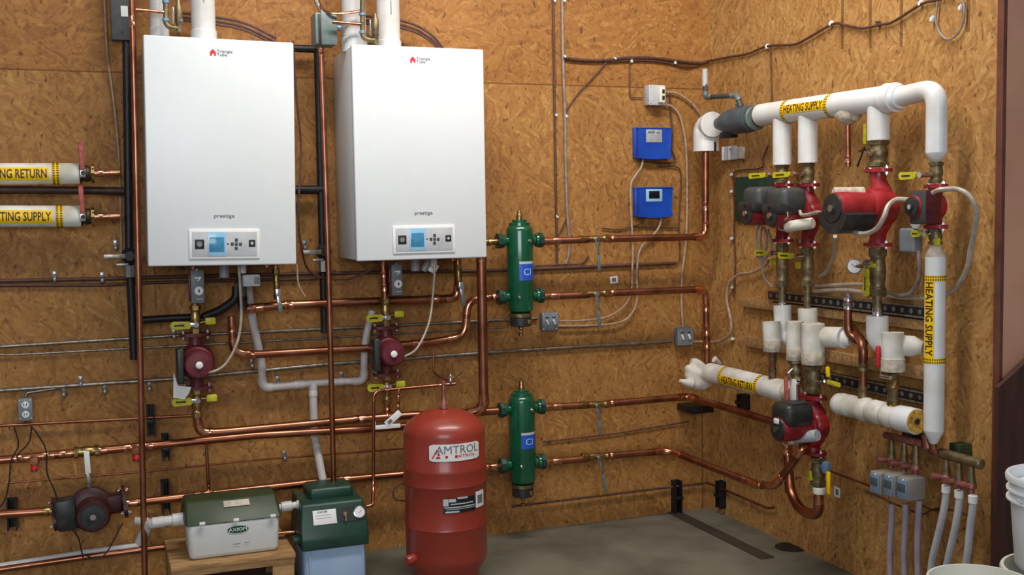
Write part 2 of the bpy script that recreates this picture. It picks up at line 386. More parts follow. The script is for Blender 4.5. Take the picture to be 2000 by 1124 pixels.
# ------------------------------------------------------------------ boilers
BD = .42
def quad_c(a, b2, c, d_, D): 
    q = [b(x, y, D) for x, y in (a, b2, c, d_)]; return sum(q, V()) / 4, ((q[1] - q[0]).length + (q[2] - q[3]).length) / 2, ((q[3] - q[0]).length + (q[2] - q[1]).length) / 2
c1, w1, h1 = quad_c((272, 65), (570, 86), (583, 515), (295, 522), BD)
c2, w2, h2 = quad_c((685, 87), (943, 95), (951, 503), (700, 512), BD)
bw, bh = (w1 + w2) / 2, (h1 + h2) / 2
def boiler():
    t = thing('wall_boiler', 'white wall-hung boiler on the left, with a copper riser along its left edge', 'boiler', V((0, 0, 0)), 'white wall boilers')
    o0 = I4
    F = FB(V((0, 0, 0)))     # local: front face centre at the origin
    obj('casing', MB().box(F, (0, 0, -.215), (bw - .006, bh - .006, .37), .008), 'enamel', t)
    dr = obj('front_door', MB().box(F, (0, 0, -.014), (bw, bh, .028), .006, 3), 'trim_white', t)
    def Lc(px, py):
        q = b(px, py, BD) - c1; return q.x, q.z
    mb = MB(); ix, iy = Lc(412.5, 103); u = .012
    mb.add(F, [(ix - .011, iy - .012, .0012), (ix - .011, iy + .004, .0012), (ix, iy + .015, .0012), (ix + .012, iy + .003, .0012), (ix + .012, iy - .012, .0012), (ix + .005, iy - .012, .0012), (ix + .005, iy - .003, .0012), (ix - .003, iy - .003, .0012), (ix - .003, iy - .012, .0012)],
           [(0, 1, 2, 6, 7), (2, 3, 4, 5, 6), (0, 7, 8)])
    obj('logo_icon', mb, 'ink_red', dr, 'red flame shaped emblem')
    mb = MB(); tx, ty = Lc(420, 100)
    mb.text(F @ Matrix.Translation((tx, ty, 0)), 'Triangle', .0125, .0012, align='LEFT', bold=.01, sx=1.15); mb.text(F @ Matrix.Translation((tx, ty - .0135, 0)), 'Tube', .0125, .0012, align='LEFT', bold=.01, sx=1.15)
    obj('logo_text', mb, 'ink_grey', dr)
    tx, ty = Lc(440, 422); mb = MB().text(F @ Matrix.Translation((tx, ty, 0)), 'prestige', .016, .0012, bold=.012, sx=1.2)
    obj('model_text', mb, 'ink_grey', dr)
    x0, y0 = Lc(371, 449); x1, y1 = Lc(511, 504)
    cp = obj('control_panel', MB().box(F, ((x0 + x1) / 2, (y0 + y1) / 2, .002), (x1 - x0, y0 - y1, .008), .004), 'label_white', t)
    x0 += .012; x1 -= .012; yc = (y0 + y1) / 2
    obj('panel_inset', MB().box(F, ((x0 + x1) / 2, yc, .0065), (x1 - x0, y0 - y1 - .022, .002), .001), 'box_light', cp)
    def rc(n, pa, pb, z, th, m_, l=None, bev=.001):
        xa, ya = Lc(*pa); xb, yb = Lc(*pb); return obj(n, MB().box(F, ((xa + xb) / 2, (ya + yb) / 2, z), (abs(xb - xa), abs(ya - yb), th), bev), m_, cp, l)
    rc('screen', (408, 454), (445, 500), .008, .002, 'screen_film', 'screen under light blue protective film')
    rc('screen', (411, 464), (441, 492), .0092, .002, 'screen')
    rc('button', (383, 469), (402, 487), .008, .004, 'ink_black', 'square dark button', .002)
    rc('button', (488, 468), (501, 481), .008, .004, 'ink_black', 'small square dark button', .002)
    for dx, dy in ((0, 0), (-8, 0), (8, 0), (0, -8), (0, 8)):
        rc('button', (461 + dx, 473.5 + dy), (467 + dx, 479.5 + dy), .008, .003, 'black_grey', None)
    rc('indicator', (446, 475), (449, 478), .0078, .002, 'ink_black')
    mb = MB(); xa, ya = Lc(392.5, 478); mb.lathe(F @ Matrix.Translation((xa, ya, .0103)), [(.009, 0), (.011, .0005)], 16); obj('button_symbol', mb, 'box_grey', cp)
    mb = MB(); xa, ya = Lc(494.5, 474.5); mb.lathe(F @ Matrix.Translation((xa, ya, .0103)), [(.005, 0), (.006, .0005)], 16); obj('button_symbol', mb, 'box_light', cp)
    # spigots under the casing
    for k, (x_, z_, R_, m_, h_) in enumerate(((.02, -.2, .022, 'clear_plastic', .07), (-.16, -.22, .012, 'black_plastic', .03), (.2, -.2, .013, 'copper_bright', .03), (.09, -.14, .016, 'box_light', .05))):
        obj('spigot', MB().cyl(frame(F @ V((x_, -bh / 2 + .01, z_)), (0, 0, -1)), R_, 0, h_, 16, .002), m_, t, ('pale plastic', 'black plastic', 'copper', 'white plastic')[k] + ' spigot under the casing')
    return t
B1 = boiler(); B2 = copy_tree(B1)
B1.location = c1; B1.rotation_euler = (0, math.radians(0.9), math.radians(-1.0))
B2.location = c2; B2['label'] = 'white wall-hung boiler on the right, next to the green separator columns'
# flue pipes above
def flue(lbl, x0, x1, ybot, d, ink=None):
    p = b((x0 + x1) / 2, ybot, d); R_ = (x1 - x0) / 2 * mpp(p)
    t = thing('flue_pipe', lbl, 'pipe', p, 'white flue and intake pipes above the boilers')
    obj('tube', MB().cyl(Matrix.Translation(p), R_, -.03, 1.0, 32), 'pvc', t)
    obj('collar', MB().lathe(Matrix.Translation(p), [(R_, -.04), (R_ * 1.09, -.035), (R_ * 1.09, .02), (R_, .024)], 32), 'pvc', t)
    if ink:
        M = FB(p + V((0, -R_ - .0005, .16))); 
        mb = MB().box(M, (0, 0, .0006), (.0035, .06, .0008)); obj('printing', mb, 'ink_grey', t)
flue('white intake pipe behind the brass relief valve, above the left boiler', 294, 328, 66, .28)
flue('wide white vent pipe rising right of centre above the left boiler', 375, 421, 70, .26, 1)
flue('white intake pipe behind the brass fittings above the right boiler', 669, 715, 86, .28)
flue('wide white vent pipe rising from the right boiler', 737, 782, 90, .26, 1)

# ------------------------------------------------------------------ small builders
def lever(M, L, w_, material, parent, ang=180, out=.0, neck=.025, name='handle', label=None):
    """flat grip on a thin steel neck, in the face plane, running from the origin at 'ang' degrees"""
    Q = roll(M, ang)
    mb = MB().box(Q, (neck * .5, 0, out), (neck + .01, w_ * .5, .004), .001); obj('handle_neck', mb, 'chrome', parent)
    pts = []; a = neck; e = L
    for k in range(13):
        t = -math.pi / 2 + math.pi * k / 12; pts.append((e - w_ / 2 + math.cos(t) * w_ / 2, math.sin(t) * w_ / 2))
    pts += [(a + .004, w_ * .42), (a, w_ * .3), (a, -w_ * .3), (a + .004, -w_ * .42)]
    g = obj(name, MB().prism(Q, pts, out - .005, out + .006), material, parent, label)
    obj('grip_slot', MB().box(Q, ((a + L) / 2 + .004, 0, out + .0065), ((L - a) * .5, w_ * .22, .002), .0008), 'ink', g)
def hexnut(mb, M, rr, h0, h1):
    return mb.prism(M, [(rr * math.cos(math.pi / 3 * k), rr * math.sin(math.pi / 3 * k)) for k in range(6)], h0, h1)
def valve_body(t, a, c, rr, material='brass', n=20):
    """brass ball valve between points a and c"""
    L = (c - a).length; M = frame(a, c - a); mb = MB()
    mb.lathe(M, [(rr * .8, 0), (rr, .001), (rr, L * .18), (rr * .9, L * .2), (rr * .88, L * .27), (rr * .98, L * .36), (rr * 1.04, L * .5), (rr * .98, L * .64), (rr * .88, L * .73), (rr * .9, L * .8), (rr, L * .82), (rr, L - .001), (rr * .8, L)], n)
    obj('body', mb, material, t)
    for h0, h1 in ((.02, .16), (.84, .98)): obj('hex_end', hexnut(MB(), M, rr * 1.16, L * h0, L * h1), material, t, smooth=False)
def valve(name, label, a, c, rr, face, hang=180, hl=.09, hw=.024, hmat='yellow', material='brass', at=.5, group=None, drain=None, out=None):
    t = thing(name, label, 'valve', a, group); valve_body(t, a, c, rr, material)
    m0 = a + (c - a) * at; M = face(m0); out = out or rr * 1.12 + .014
    obj('stem', MB().cyl(M, rr * .35, rr * .9, out, 12), 'chrome', t)
    mb = MB(); hexnut(mb, M, .012, out - .003, out + .009); obj('stem_nut', mb, 'chrome', t, smooth=False)
    if hl: lever(M, hl, hw, hmat, t, hang, out)
    if drain:
        dx, dy, L2 = drain; q = M @ V((0, 0, 0)); ex = M @ V((dx, dy, 0))
        mb = MB().rod(q, ex, rr * .38); obj('drain_port', mb, 'brass', t)
        mb = MB().box(M, (dx, dy - .002, .012), (.046, .032, .016), .007); obj('drain_handle', mb, hmat, t)
    return t
def purge_valve(label, x, y0, x_, d, hy, skew=6):
    """brass ball valve on a copper run with a long steel lever hanging down"""
    a = b(x - 32, y0, d); c = b(x + 26, y0 - 2, d)
    t = thing('ball_valve', label, 'valve', a, 'brass valves on the copper runs by the separators'); valve_body(t, a, c, .017, 'brass')
    M = FB((a + c) / 2); obj('stem', MB().cyl(M, .007, .01, .036, 12), 'chrome', t)
    L = hy * mpp(a); Q = roll(M, -90 + skew)
    obj('lever', MB().box(Q, (.012, 0, .036), (.05, .022, .003), .001).box(Q, (L * .4, 0, .039), (L * .65, .013, .004), .001), 'steel', t)
    obj('lever_grip', MB().box(Q, (L * .76, 0, .039), (L * .5, .016, .009), .003), 'box_green', t)
    obj('stem_nut', hexnut(MB(), M, .01, .036, .045), 'chrome', t, smooth=False)

def flange(t, M, w_, h_, th, material, name='flange', bolts=True):
    mb = MB(); pts = []
    for k in range(32):
        a = 2 * math.pi * k / 32; ca, sa = math.cos(a), math.sin(a); rr = 1 / (abs(ca / (w_ / 2)) ** 2.6 + abs(sa / (h_ / 2)) ** 2.6) ** (1 / 2.6); pts.append((rr * ca, rr * sa))
    f = obj(name, MB().prism(M, pts, -th / 2, th / 2), material, t)
    if bolts:
        for s_ in (-1, 1):
            mb = MB(); Q = M @ Matrix.Translation((s_ * w_ * .39, 0, 0)); hexnut(mb, Q, .0085, th / 2, th / 2 + .008); hexnut(mb, Q, .0085, -th / 2 - .008, -th / 2); mb.cyl(Q, .0045, -th / 2 - .013, th / 2 + .013, 10)
            obj('bolt', mb, 'chrome', f)
def circulator(name, label, face, o, H, neck, vol, mr, ml, material, box=None, boxmat='black_plastic', cap='black_plastic', offs=0.0, group=None, fw=None):
    """pump in face coordinates: pipe runs along y, motor sticks out along z"""
    t = thing(name, label, 'pump', o, group); M = face(o)
    mb = MB(); 
    for s_ in (1, -1):
        mb.tube([M @ V(p) for p in ((0, s_ * H, 0), (0, s_ * H * .72, 0), (offs, s_ * H * .45, 0), (offs, s_ * H * .1, 0))], [neck, neck * .95, neck * 1.15, neck * 1.4], 20)
    Q = M @ Matrix.Translation((offs, 0, 0)); mb.lathe(Q, [(vol * .6, -vol * .55), (vol * .95, -vol * .4), (vol, 0), (vol * .97, vol * .35), (vol * .8, vol * .55)], 32)
    obj('volute', mb, material, t)
    fw = fw or neck * 3.6
    for s_ in (1, -1): flange(t, frame(M @ V((0, s_ * H, 0)), M.to_3x3() @ V((0, 1, 0)), M.to_3x3() @ V((0, 0, 1))) @ Matrix.Rotation(math.pi / 2, 4, 'Z'), fw, neck * 2.5, .014, material)
    z0 = vol * .5
    obj('motor', MB().lathe(Q, [(mr * 1.12, z0), (mr * 1.12, z0 + .012), (mr, z0 + .018), (mr, z0 + ml * .92), (mr * .93, z0 + ml), (mr * .6, z0 + ml)], 32), material, t)
    e = obj('end_cap', MB().lathe(Q, [(mr * .9, z0 + ml - .001), (mr * .86, z0 + ml + .006), (mr * .35, z0 + ml + .008), (mr * .35, z0 + ml + .011)], 28), cap, t)
    mb = MB(); hexnut(mb, Q, mr * .24, z0 + ml + .01, z0 + ml + .016); obj('vent_screw', mb, 'chrome', e, smooth=False)
    if box:
        bx, by, bz, sx_, sy_, sz_ = box
        k = obj('terminal_box', MB().box(Q, (bx, by, bz), (sx_, sy_, sz_), min(sx_, sy_, sz_) * .28, 3), boxmat, t)
    return t, Q, z0
def outlet_box(name, label, px, py, w_, h_, depth, material, kind, face=b, F=FB, cat='box', group=None, d=0):
    p = face(px, py, d); s = mpp(p); M = F(p); W, H = w_ * s * 1.05, h_ * s
    t = thing(name, label, cat, p, group); obj('box_body', MB().box(M, (0, 0, depth / 2), (W, H, depth), .004), material, t)
    pl = obj('cover_plate', MB().box(M, (0, 0, depth + .0015), (W * 1.03, H * 1.02, .004), .0015), material, t)
    if kind == 'outlet':
        for s_ in (-1, 1):
            for e_ in (-1, 1): obj('socket_slot', MB().box(M, (e_ * W * .1, s_ * H * .22 + .003, depth + .0065), (.003, .011, .002)), 'ink_black', pl)
            q = obj('receptacle', MB().lathe(M @ Matrix.Translation((0, s_ * H * .22, 0)), [(W * .27, depth + .003), (W * .27, depth + .0055), (W * .25, depth + .006)], 20), 'label_white', pl)
    elif kind == 'switch':
        for s_ in (-1, 1):
            obj('switch_toggle', MB().box(roll(M @ Matrix.Translation((s_ * W * .22, -H * .03, depth + .008)), 20), (0, 0, 0), (W * .1, H * .3, .012), .002), 'label_white', pl)
            obj('switch_slot', MB().box(M, (s_ * W * .22, H * .24, depth + .004), (W * .22, .004, .002)), 'ink_black', pl)
    for sx_ in (-1, 1):
        for sy_ in (-1, 1): obj('screw', MB().lathe(M @ Matrix.Translation((sx_ * W * .42, sy_ * H * .42, depth + .003)), [(.004, 0), (.004, .001), (.002, .002)], 8), 'chrome', pl)
    return t, M

# ------------------------------------------------------------------ relief and fill fittings above each boiler
def top_trim(lbl, ox, oy, g):
    """brass tee, elbow and relief valve above a boiler; ox, oy shift the first boiler's pixels"""
    t = thing('relief_valve', lbl, 'valve', b(350 + ox, 66 + oy, .3), g); D = .375
    P = lambda x, y: b(x + ox, y + oy, D)
    path, _ = fillet([P(324, -60), P(324, 52), P(350, 56), P(350, 40)], .03)
    obj('riser', MB().tube(path, .011, 14), 'bronze', t)
    obj('relief_body', MB().lathe(frame(P(350, 62), (0, 0, 1)), [(.012, 0), (.012, .03), (.015, .035), (.015, .1), (.01, .11), (.008, .13)], 18), 'bronze', t)
    obj('cap', MB().cyl(frame(P(350, 18), (0, 0, 1)), .008, 0, .028, 12, .002), 'brass', t)
    obj('side_spout', MB().rod(P(265, 19), P(322, 24), .008), 'copper_bright', t)
    for x, y in ((324, 4), (324, 39), (350, 40)): obj('band', MB().cyl(frame(P(x, y + 3), (0, 0, 1)), .0145, 0, .013, 16, .002), 'sky_fitting', t, 'pale blue sealing band')
    obj('lever_arm', MB().box(FB(P(338, 32)), (0, 0, .012), (.006, .07, .004), .001), 'steel', t)
top_trim('brass relief valve and elbow above the left boiler', 0, 0, 'relief valves above the boilers')
top_trim('brass relief valve and elbow above the right boiler', 384, 24, 'relief valves above the boilers')

# ------------------------------------------------------------------ tall copper risers
pipe('copper_riser', 'tall thin copper pipe running top to bottom beside the left boiler', 'pipe', [b(256, -60, .3), b(265, 281, .3), b(277, 843, .3), b(284, 1180, .3)], .0125, 'copper_red', bend=.0, elbow=None, couplings=((0, .3, .05),), cmat='copper_bright')
pipe('copper_riser', 'tall copper pipe between the two boilers, running down to the green-lidded feeder', 'pipe', [b(627, 86, .25), b(640, 470, .25), b(646, 700, .25), b(652, 955, .25)], .0125, 'copper_red', bend=0, elbow=None, couplings=((0, .04, .04),), cmat='copper_bright')
# black iron gas lines
def iron(lbl, pts, rr, g='black iron gas piping', mt='iron'): return pipe('gas_pipe', lbl, 'pipe', pts, rr, mt, bend=.03, elbow='iron', group=g, ewid=1.35)
iron('black iron gas pipe standing behind the copper riser left of the left boiler', bl([(247, 82), (252, 490), (262, 703)], .10), .017)
iron('black iron pipe between the two insulated heating pipes and the left boiler', bl([(-40, 371), (60, 371), (160, 372), (248, 374)], .07), .017, mt='iron_brown')
iron('short black iron stub between the boilers near their top corners', bl([(560, 94), (612, 96), (620, 96), (634, 650)], .07), .017)
iron('short black iron branch between the boilers at mid height', bl([(560, 371), (600, 371), (630, 371)], .07), .02)
iron('black iron branch low behind the left pump valve', bl([(270, 626), (330, 622), (375, 620)], .09), .016)
def gas_cock(lbl, x, y):
    t = thing('gas_valve', lbl, 'valve', b(x, y, .14), 'gas shutoff valves beside the boilers'); M = FB(b(x, y, .14))
    obj('body', MB().lathe(roll(M, 0), [(.03, -.03), (.034, -.01), (.034, .015), (.02, .03)], 20), 'iron', t)
    obj('lever', MB().box(M, (-.06, .0, .034), (.09, .022, .008), .003), 'galv', t)
    obj('union', MB().cyl(frame(M @ V((0, -.09, 0)), (0, 0, 1)), .024, 0, .05, 8), 'steel', t)
    obj('side_lever', MB().box(M, (-.03, -.036, .02), (.05, .012, .006), .002), 'steel', t)
gas_cock('grey lever gas valve left of the left boiler', 253, 500)
gas_cock('grey lever gas valve between the two boilers', 632, 492)

# ------------------------------------------------------------------ wall boxes high up
t = thing('black_enclosure', 'narrow black box at the top left beside the copper riser, with a white sticker', 'box', b(236, 66, .12)); M = FB(b(236, 10, .1))
obj('case', MB().box(M, (0, 0, 0), (.085, .3, .06), .004), 'black_grey', t)
obj('sticker', MB().box(M, (.012, -.03, .0305), (.028, .044, .001)), 'label_white', t)
obj('screw', MB().lathe(M @ Matrix.Translation((0, -.118, .03)), [(.005, 0), (.004, .002)], 10), 'ink_black', t)
t = thing('junction_box', 'grey-green metal box at the top between the boilers', 'box', b(633, 88, .3)); M = FB(b(634, 58, .3))
obj('case', MB().box(M, (0, 0, -.02), (.092, .135, .1), .006), 'box_green', t)
obj('lid', MB().box(M, (.012, 0, .032), (.07, .138, .006), .003), 'box_green', t)
obj('hinge_strip', MB().box(M, (-.027, -.01, .034), (.012, .14, .006), .001), 'ink_black', t)
obj('conduit_hub', MB().cyl(frame(M @ V((.05, .01, .01)), (1, 0, 0)), .014, 0, .018, 14), 'sky_fitting', t)
cable('conduit', 'grey bent conduit rising from the junction box between the boilers', [b(608, -20, .3), b(622, 12, .3), b(632, 30, .3)], .009, 'galv')
cable('tubing', 'thin copper tube bending across above the junction box', [b(615, -10, .26), b(640, 24, .34), b(700, 22, .37), b(708, 10, .37)], .006, 'copper_bright', 'pipe')

# ------------------------------------------------------------------ left insulated pipes with tape lettering
def wrap_tape(t, o, ax, out, up, R_, s0, s1, th0, th1, material, name):
    mb = MB(); n = 14; m_ = 2; vs = []; fs = []
    for i in range(m_):
        for k in range(n + 1):
            th = math.radians(th0 + (th1 - th0) * k / n); vs.append(o + ax * (s0 + (s1 - s0) * i) + (out * math.cos(th) + up * math.sin(th)) * (R_ + .0012))
    for k in range(n): fs.append((k, k + 1, n + 2 + k, n + 1 + k))
    vs2 = [p - (out * math.cos(math.radians(th0 + (th1 - th0) * (i % (n + 1)) / n)) + up * math.sin(math.radians(th0 + (th1 - th0) * (i % (n + 1)) / n))) * .001 for i, p in enumerate(vs)]
    N = len(vs); fs2 = [tuple(reversed([N + i for i in f])) for f in fs]
    return obj(name, MB().add(I4, vs + vs2, fs + fs2), material, t)
def label_on_pipe(t, o, ax, out, up, R_, s0, s1, text, size, th=0, half=28, bands=True, bw_=.03, align_at=None):
    wrap_tape(t, o, ax, out, up, R_, s0, s1, th - half, th + half, 'tape', 'label_tape')
    f = lambda x, y: o + ax * (sc + x) + (out * math.cos(math.radians(th) + y / R_) + up * math.sin(math.radians(th) + y / R_)) * (R_ + .0022)
    sc = (s0 + s1) / 2 if align_at is None else align_at
    L = max(v[0] for v in text_geo(text, 'CENTER', .02)[0]) * 2 * size
    sx = (abs(s1 - s0) * .9) / L if align_at is None else .64
    obj('lettering', MB().text(I4, text, size, fmap=f, bold=.02, sx=sx, align='CENTER' if align_at is None else 'RIGHT'), 'ink', t)
    if bands:
        for q in bands:
            wrap_tape(t, o, ax, out, up, R_ + .0002, q, q + bw_, -170, 170, 'tape', 'band_tape')
            mb = MB(); n = 26
            for k in range(n):
                for row in (0, .55):
                    tq = math.radians(-165 + 330 * k / n); dt = math.radians(330 / n * .45)
                    vs = []; 
                    for (ss, tt) in ((row * bw_ + bw_ * .08, tq), (row * bw_ + bw_ * .38, tq), (row * bw_ + bw_ * .38, tq + dt), (row * bw_ + bw_ * .08, tq + dt)):
                        vs.append(o + ax * (q + ss) + (out * math.cos(tt) + up * math.sin(tt)) * (R_ + .0026))
                    mb.add(I4, vs, [(0, 1, 2, 3)])
            obj('band_marks', mb, 'ink', t)
def left_ins(lbl, x0, y0, x1, y1, hw, tx0, tx1, text, band, g='left insulated heating pipes'):
    D = .12; a = b(-160, y0 + (y0 - y1) * 160 / (x1 - x0), D); c = b(x1, y1, D); ax = (c - a).normalized(); R_ = hw * mpp(c)
    t = thing('insulated_pipe', lbl, 'pipe', a, g)
    obj('jacket', MB().tube([a, a + (c - a) * .5, c], R_, 36), 'jacket_old', t)
    out = V((0, -1, 0)); up = ax.cross(out) * -1
    if up.z < 0: up = -up
    s_of = lambda px: (b(px, y1, D) - a).dot(ax)
    label_on_pipe(t, a, ax, out, up, R_, s_of(-120), s_of(tx1), text, .037, th=-3, half=36, bands=[s_of(band)], bw_=.028, align_at=s_of(tx1 - 3))
    return c
e1 = left_ins('upper insulated heating return pipe entering from the left edge', 0, 340, 155, 339.5, 20.5, 0, 96, 'HEATING RETURN', 102)
e2 = left_ins('lower insulated heating supply pipe entering from the left edge', 0, 423, 158, 423, 21, 0, 103, 'HEATING SUPPLY', 109)
def left_valve(lbl, x, y, c):
    D = .12
    a = c; v2 = b(184, y, D)
    t = thing('ball_valve', lbl, 'valve', a, 'red handled valves at the left'); valve_body(t, a + (v2 - a) * .0, v2, .034, 'bronze_dark')
    obj('union_ring', MB().cyl(frame(b(178, y, D), (1, 0, 0)), .04, 0, .012, 8), 'brass', t)
    M = FB(b(162, y, D)); obj('stem', MB().cyl(M, .009, .02, .055, 12), 'iron', t)
    obj('handle_hub', MB().box(M, (0, -.002, .05), (.024, .034, .006), .003), 'chrome', t)
    obj('handle', MB().box(roll(M, 92), (.072, 0, .052), (.115, .02, .01), .004), 'handle_faded', t)
    pipe('copper_stub', lbl.replace('valve with upright handle', 'short copper stub from the valve'), 'pipe', [v2, b(234, y - 2, D)], .0135, 'copper_bright', elbow=None, couplings=((0, .35, .05),), cmat='copper_bright', group='short copper stubs by the left valves')
left_valve('faded red valve with upright handle on the heating return pipe', 162, 339, e1)
left_valve('faded red valve with upright handle on the heating supply pipe', 165, 424, e2)

# ------------------------------------------------------------------ conduits and small lines on the back wall
G = 'thin metal conduits along the back wall'
def conduit(lbl, L, rr=.0075, d=.014, material='galv', g=G, couplings=()):
    return pipe('conduit', lbl, 'conduit', bl(L, d), rr, material, bend=.02, elbow=None, couplings=couplings, cmat='steel', group=g, n=10)
conduit('upper thin metal conduit from the left edge to the box under the upper separator', [(-40, 680), (340, 656), (640, 643), (1050, 622)])
conduit('narrow conduit just below the upper one behind the left pump', [(-40, 692), (20, 694), (260, 681), (640, 660), (985, 640)], .005)
conduit('lower metal conduit running behind both pumps to the switch box near the corner', [(-40, 766), (345, 740), (640, 712), (1000, 686), (1312, 667)], .009, couplings=((3, .73, .05),))
conduit('short conduit rising from the receptacle box at the left', [(50, 776), (52, 768), (130, 756), (215, 750), (345, 742), (380, 752)], .006)
conduit('thin copper line from the left edge to the brass fitting under the left pump', [(-40, 834), (380, 812)], .0065, .03, 'copper', 'thin copper lines')
conduit('very thin line low on the wall passing behind the feeder drain pipe', [(-40, 948), (100, 937), (280, 922), (500, 899), (790, 877)], .004, .02, 'copper', 'thin copper lines')
conduit('brown line high under the boilers on the left wall', [(-40, 550), (200, 545), (270, 543), (600, 535), (1000, 528), (1320, 514)], .0085, .012, 'cable_brown', 'brown wires along the wall')
conduit('second brown line just beneath the first under the left boiler', [(-40, 558), (210, 557), (300, 552), (620, 545)], .007, .012, 'cable_brown', 'brown wires along the wall')
conduit('thin brown line low in the corner near the floor bracket', [(1000, 990), (1310, 952), (1382, 944)], .006, .02, 'cable_brown', 'brown wires along the wall')
pipe('conduit', 'thin pipe low on the right wall past the black bracket', 'conduit', [b(1382, 944, .02), r(1410, 955, .02), r(1500, 994, .02), r(1512, 992, .02)], .006, 'copper', elbow=None)
conduit('brown line behind the lower separator outlet', [(1060, 864), (1200, 848), (1345, 824)], .004, .01, 'cable_brown', 'brown wires along the wall')
def strap(lbl, x, y, face=b, F=FB, g='conduit straps on the back wall'):
    p = face(x, y, 0); t = thing('conduit_strap', lbl, 'strap', p, g); M = F(p)
    obj('ear', MB().box(M, (0, .016, .002), (.018, .026, .003), .001), 'steel', t)
    obj('screw', MB().lathe(M @ Matrix.Translation((0, .018, .0035)), [(.006, 0), (.005, .004), (.001, .0045)], 10), 'chrome', t)
    obj('loop', MB().box(M, (0, -.006, .013), (.016, .022, .026), .006), 'steel', t)
for x, y, l in ((158, 748, 'steel strap holding the conduit right of the receptacle'), (340, 655, 'steel strap left of the left pump flange'), (543, 747, 'small strap above the left arm of the pvc drain'), (668, 738, 'small strap above the right arm of the pvc drain'), (492, 712, 'steel strap by the left elbow of the pvc drain'),
                (226, 482, 'steel strap by the left gas valve'), (595, 482, 'steel strap by the gas valve between the boilers'), (125, 768, 'small strap below the conduit by the receptacle'), (205, 762, 'small strap under the conduit, second from the receptacle'), (292, 757, 'small strap on the conduit right of the copper riser'), (107, 543, 'small clip on the brown wires below the lower insulated pipe'), (200, 545, 'small clip on the brown wires left of the gas valve'), (556, 893, 'tiny clip on the thin line left of the drain pipe')):
    strap(l, x, y)
outlet_box('receptacle_box', 'grey box with two white sockets on the lower left wall', 51, 797, 23, 42, .05, 'box_grey', 'outlet', cat='socket')
outlet_box('switch_box', 'square grey box with two switches beside the upper green separator', 1068, 627, 31, 34, .045, 'box_grey', 'switch', cat='switch')
outlet_box('switch_box', 'square grey box with two switches near the room corner', 1330, 656, 32, 34, .045, 'box_grey', 'switch', cat='switch')
# wall brackets of black slotted channel
G = 'black steel wall brackets'
def bracket(lbl, x, y0, y1, w_, D=.06, face=b, F=FB):
    a = face(x, y0, 0); c = face(x, y1, 0); mid = (a + c) / 2; H = abs(a.z - c.z); t = thing('wall_bracket', lbl, 'bracket', V((mid.x, mid.y, c.z)), G); M = F(mid); W = w_ * mpp(mid)
    obj('channel', MB().box(M, (-W * .42, 0, D / 2), (W * .16, H, D)).box(M, (W * .42, 0, D / 2), (W * .16, H, D)).box(M, (0, 0, .002), (W, H, .004)), 'iron', t, smooth=False)
    obj('clamp', MB().box(M, (0, 0, D + .004), (W * 1.05, .018, .012), .002), 'iron', t)
bracket('black wall bracket behind the copper line right of the riser', 294, 790, 850, 15, .05)
bracket('black bracket holding the upper main copper pipe near the riser', 322, 846, 893, 13, .1)
bracket('black bracket above the lower main copper pipe near the riser', 322, 936, 995, 15, .1)
bracket('black bracket behind the copper pipe at the far left', 25, 972, 1030, 18, .07)
bracket('black bracket standing on the floor line left of the room corner', 1317, 937, 1000, 15, .05)
bracket('black bracket low on the right wall just past the corner', 1414, 940, 992, 16, .04, r, FR)
bracket('black bracket under the insulated return pipe by the corner', 1460, 770, 800, 18, .05, r, FR)
t = thing('wall_bracket', 'black horizontal bracket under the copper elbow at the corner', 'bracket', b(1358, 797, .05), G)
obj('channel', MB().box(FB(b(1358, 797, .08)), (0, 0, 0), (.13, .034, .16), .004), 'iron', t)
# cables in the left half
cable('cable', 'pale thin cable hanging from the top edge to the left gas valve', bl([(203, -20), (206, 40), (210, 110), (222, 200), (231, 290), (235, 400), (237, 495)], .02), .0045, 'cable_tan', group=None)
cable('cable', 'dark cable running down the right edge of the left boiler', [b(572, 80, .4), b(580, 200, .35), b(588, 290, .3), b(583, 400, .3), b(588, 480, .25), b(610, 535, .15), b(680, 545, .13), b(740, 520, .15)], .005, 'cable_brown')
for k, (dy, l) in enumerate(((0, 'topmost'), (8, 'middle'), (14, 'lowest'))):
    cable('tubing', l + ' of the brown tubes curving down behind the left boiler', bl([(350, 25 + dy), (425, 34 + dy), (480, 46 + dy), (540, 75 + dy)], .1), .006, 'cable_brown', 'tube', 'brown tubes behind the boilers')
    cable('tubing', l + ' of the brown tubes curving down behind the right boiler', bl([(700, 30 + dy), (790, 42 + dy), (840, 66 + dy), (870, 100 + dy)], .1), .006, 'cable_brown', 'tube', 'brown tubes behind the boilers')
cable('cable', 'grey cable looping from the left boiler down to its pump', [b(466, 515, .3), b(469, 560, .3), b(471, 620, .3), b(463, 670, .3), b(440, 712, .3), b(410, 728, .3), b(385, 722, .26)], .006, 'flex')
cable('cable', 'grey cable looping from the right boiler down to its pump', [b(850, 512, .3), b(846, 570, .3), b(838, 630, .3), b(815, 680, .3), b(790, 697, .28), b(775, 703, .26)], .0055, 'flex')
cable('cable', 'thin brown cable hanging from the left boiler outlet to the drain', bl([(580, 515), (583, 555), (596, 580)], .2), .004, 'cable_tan')
for i, L in enumerate(([(28, 835), (36, 870), (22, 900), (18, 940), (8, 980), (-20, 1010)], [(60, 832), (74, 850), (90, 880), (92, 925), (105, 955), (114, 985), (125, 1020), (150, 1045), (160, 1080), (162, 1090)], [(62, 835), (56, 865), (34, 890), (40, 905)], [(240, 1022), (225, 1050), (208, 1080), (190, 1092), (165, 1085)])):
    cable('cable', ('black wire trailing to the left edge below the receptacle', 'long black wire looping past the left side of the horizontal pump', 'short black wire draped at the copper tee below the receptacle', 'black wire drooping right of the horizontal pump')[i], bl(L, .18 if i != 2 else .17), .003, 'cable_black', group='loose black wires')
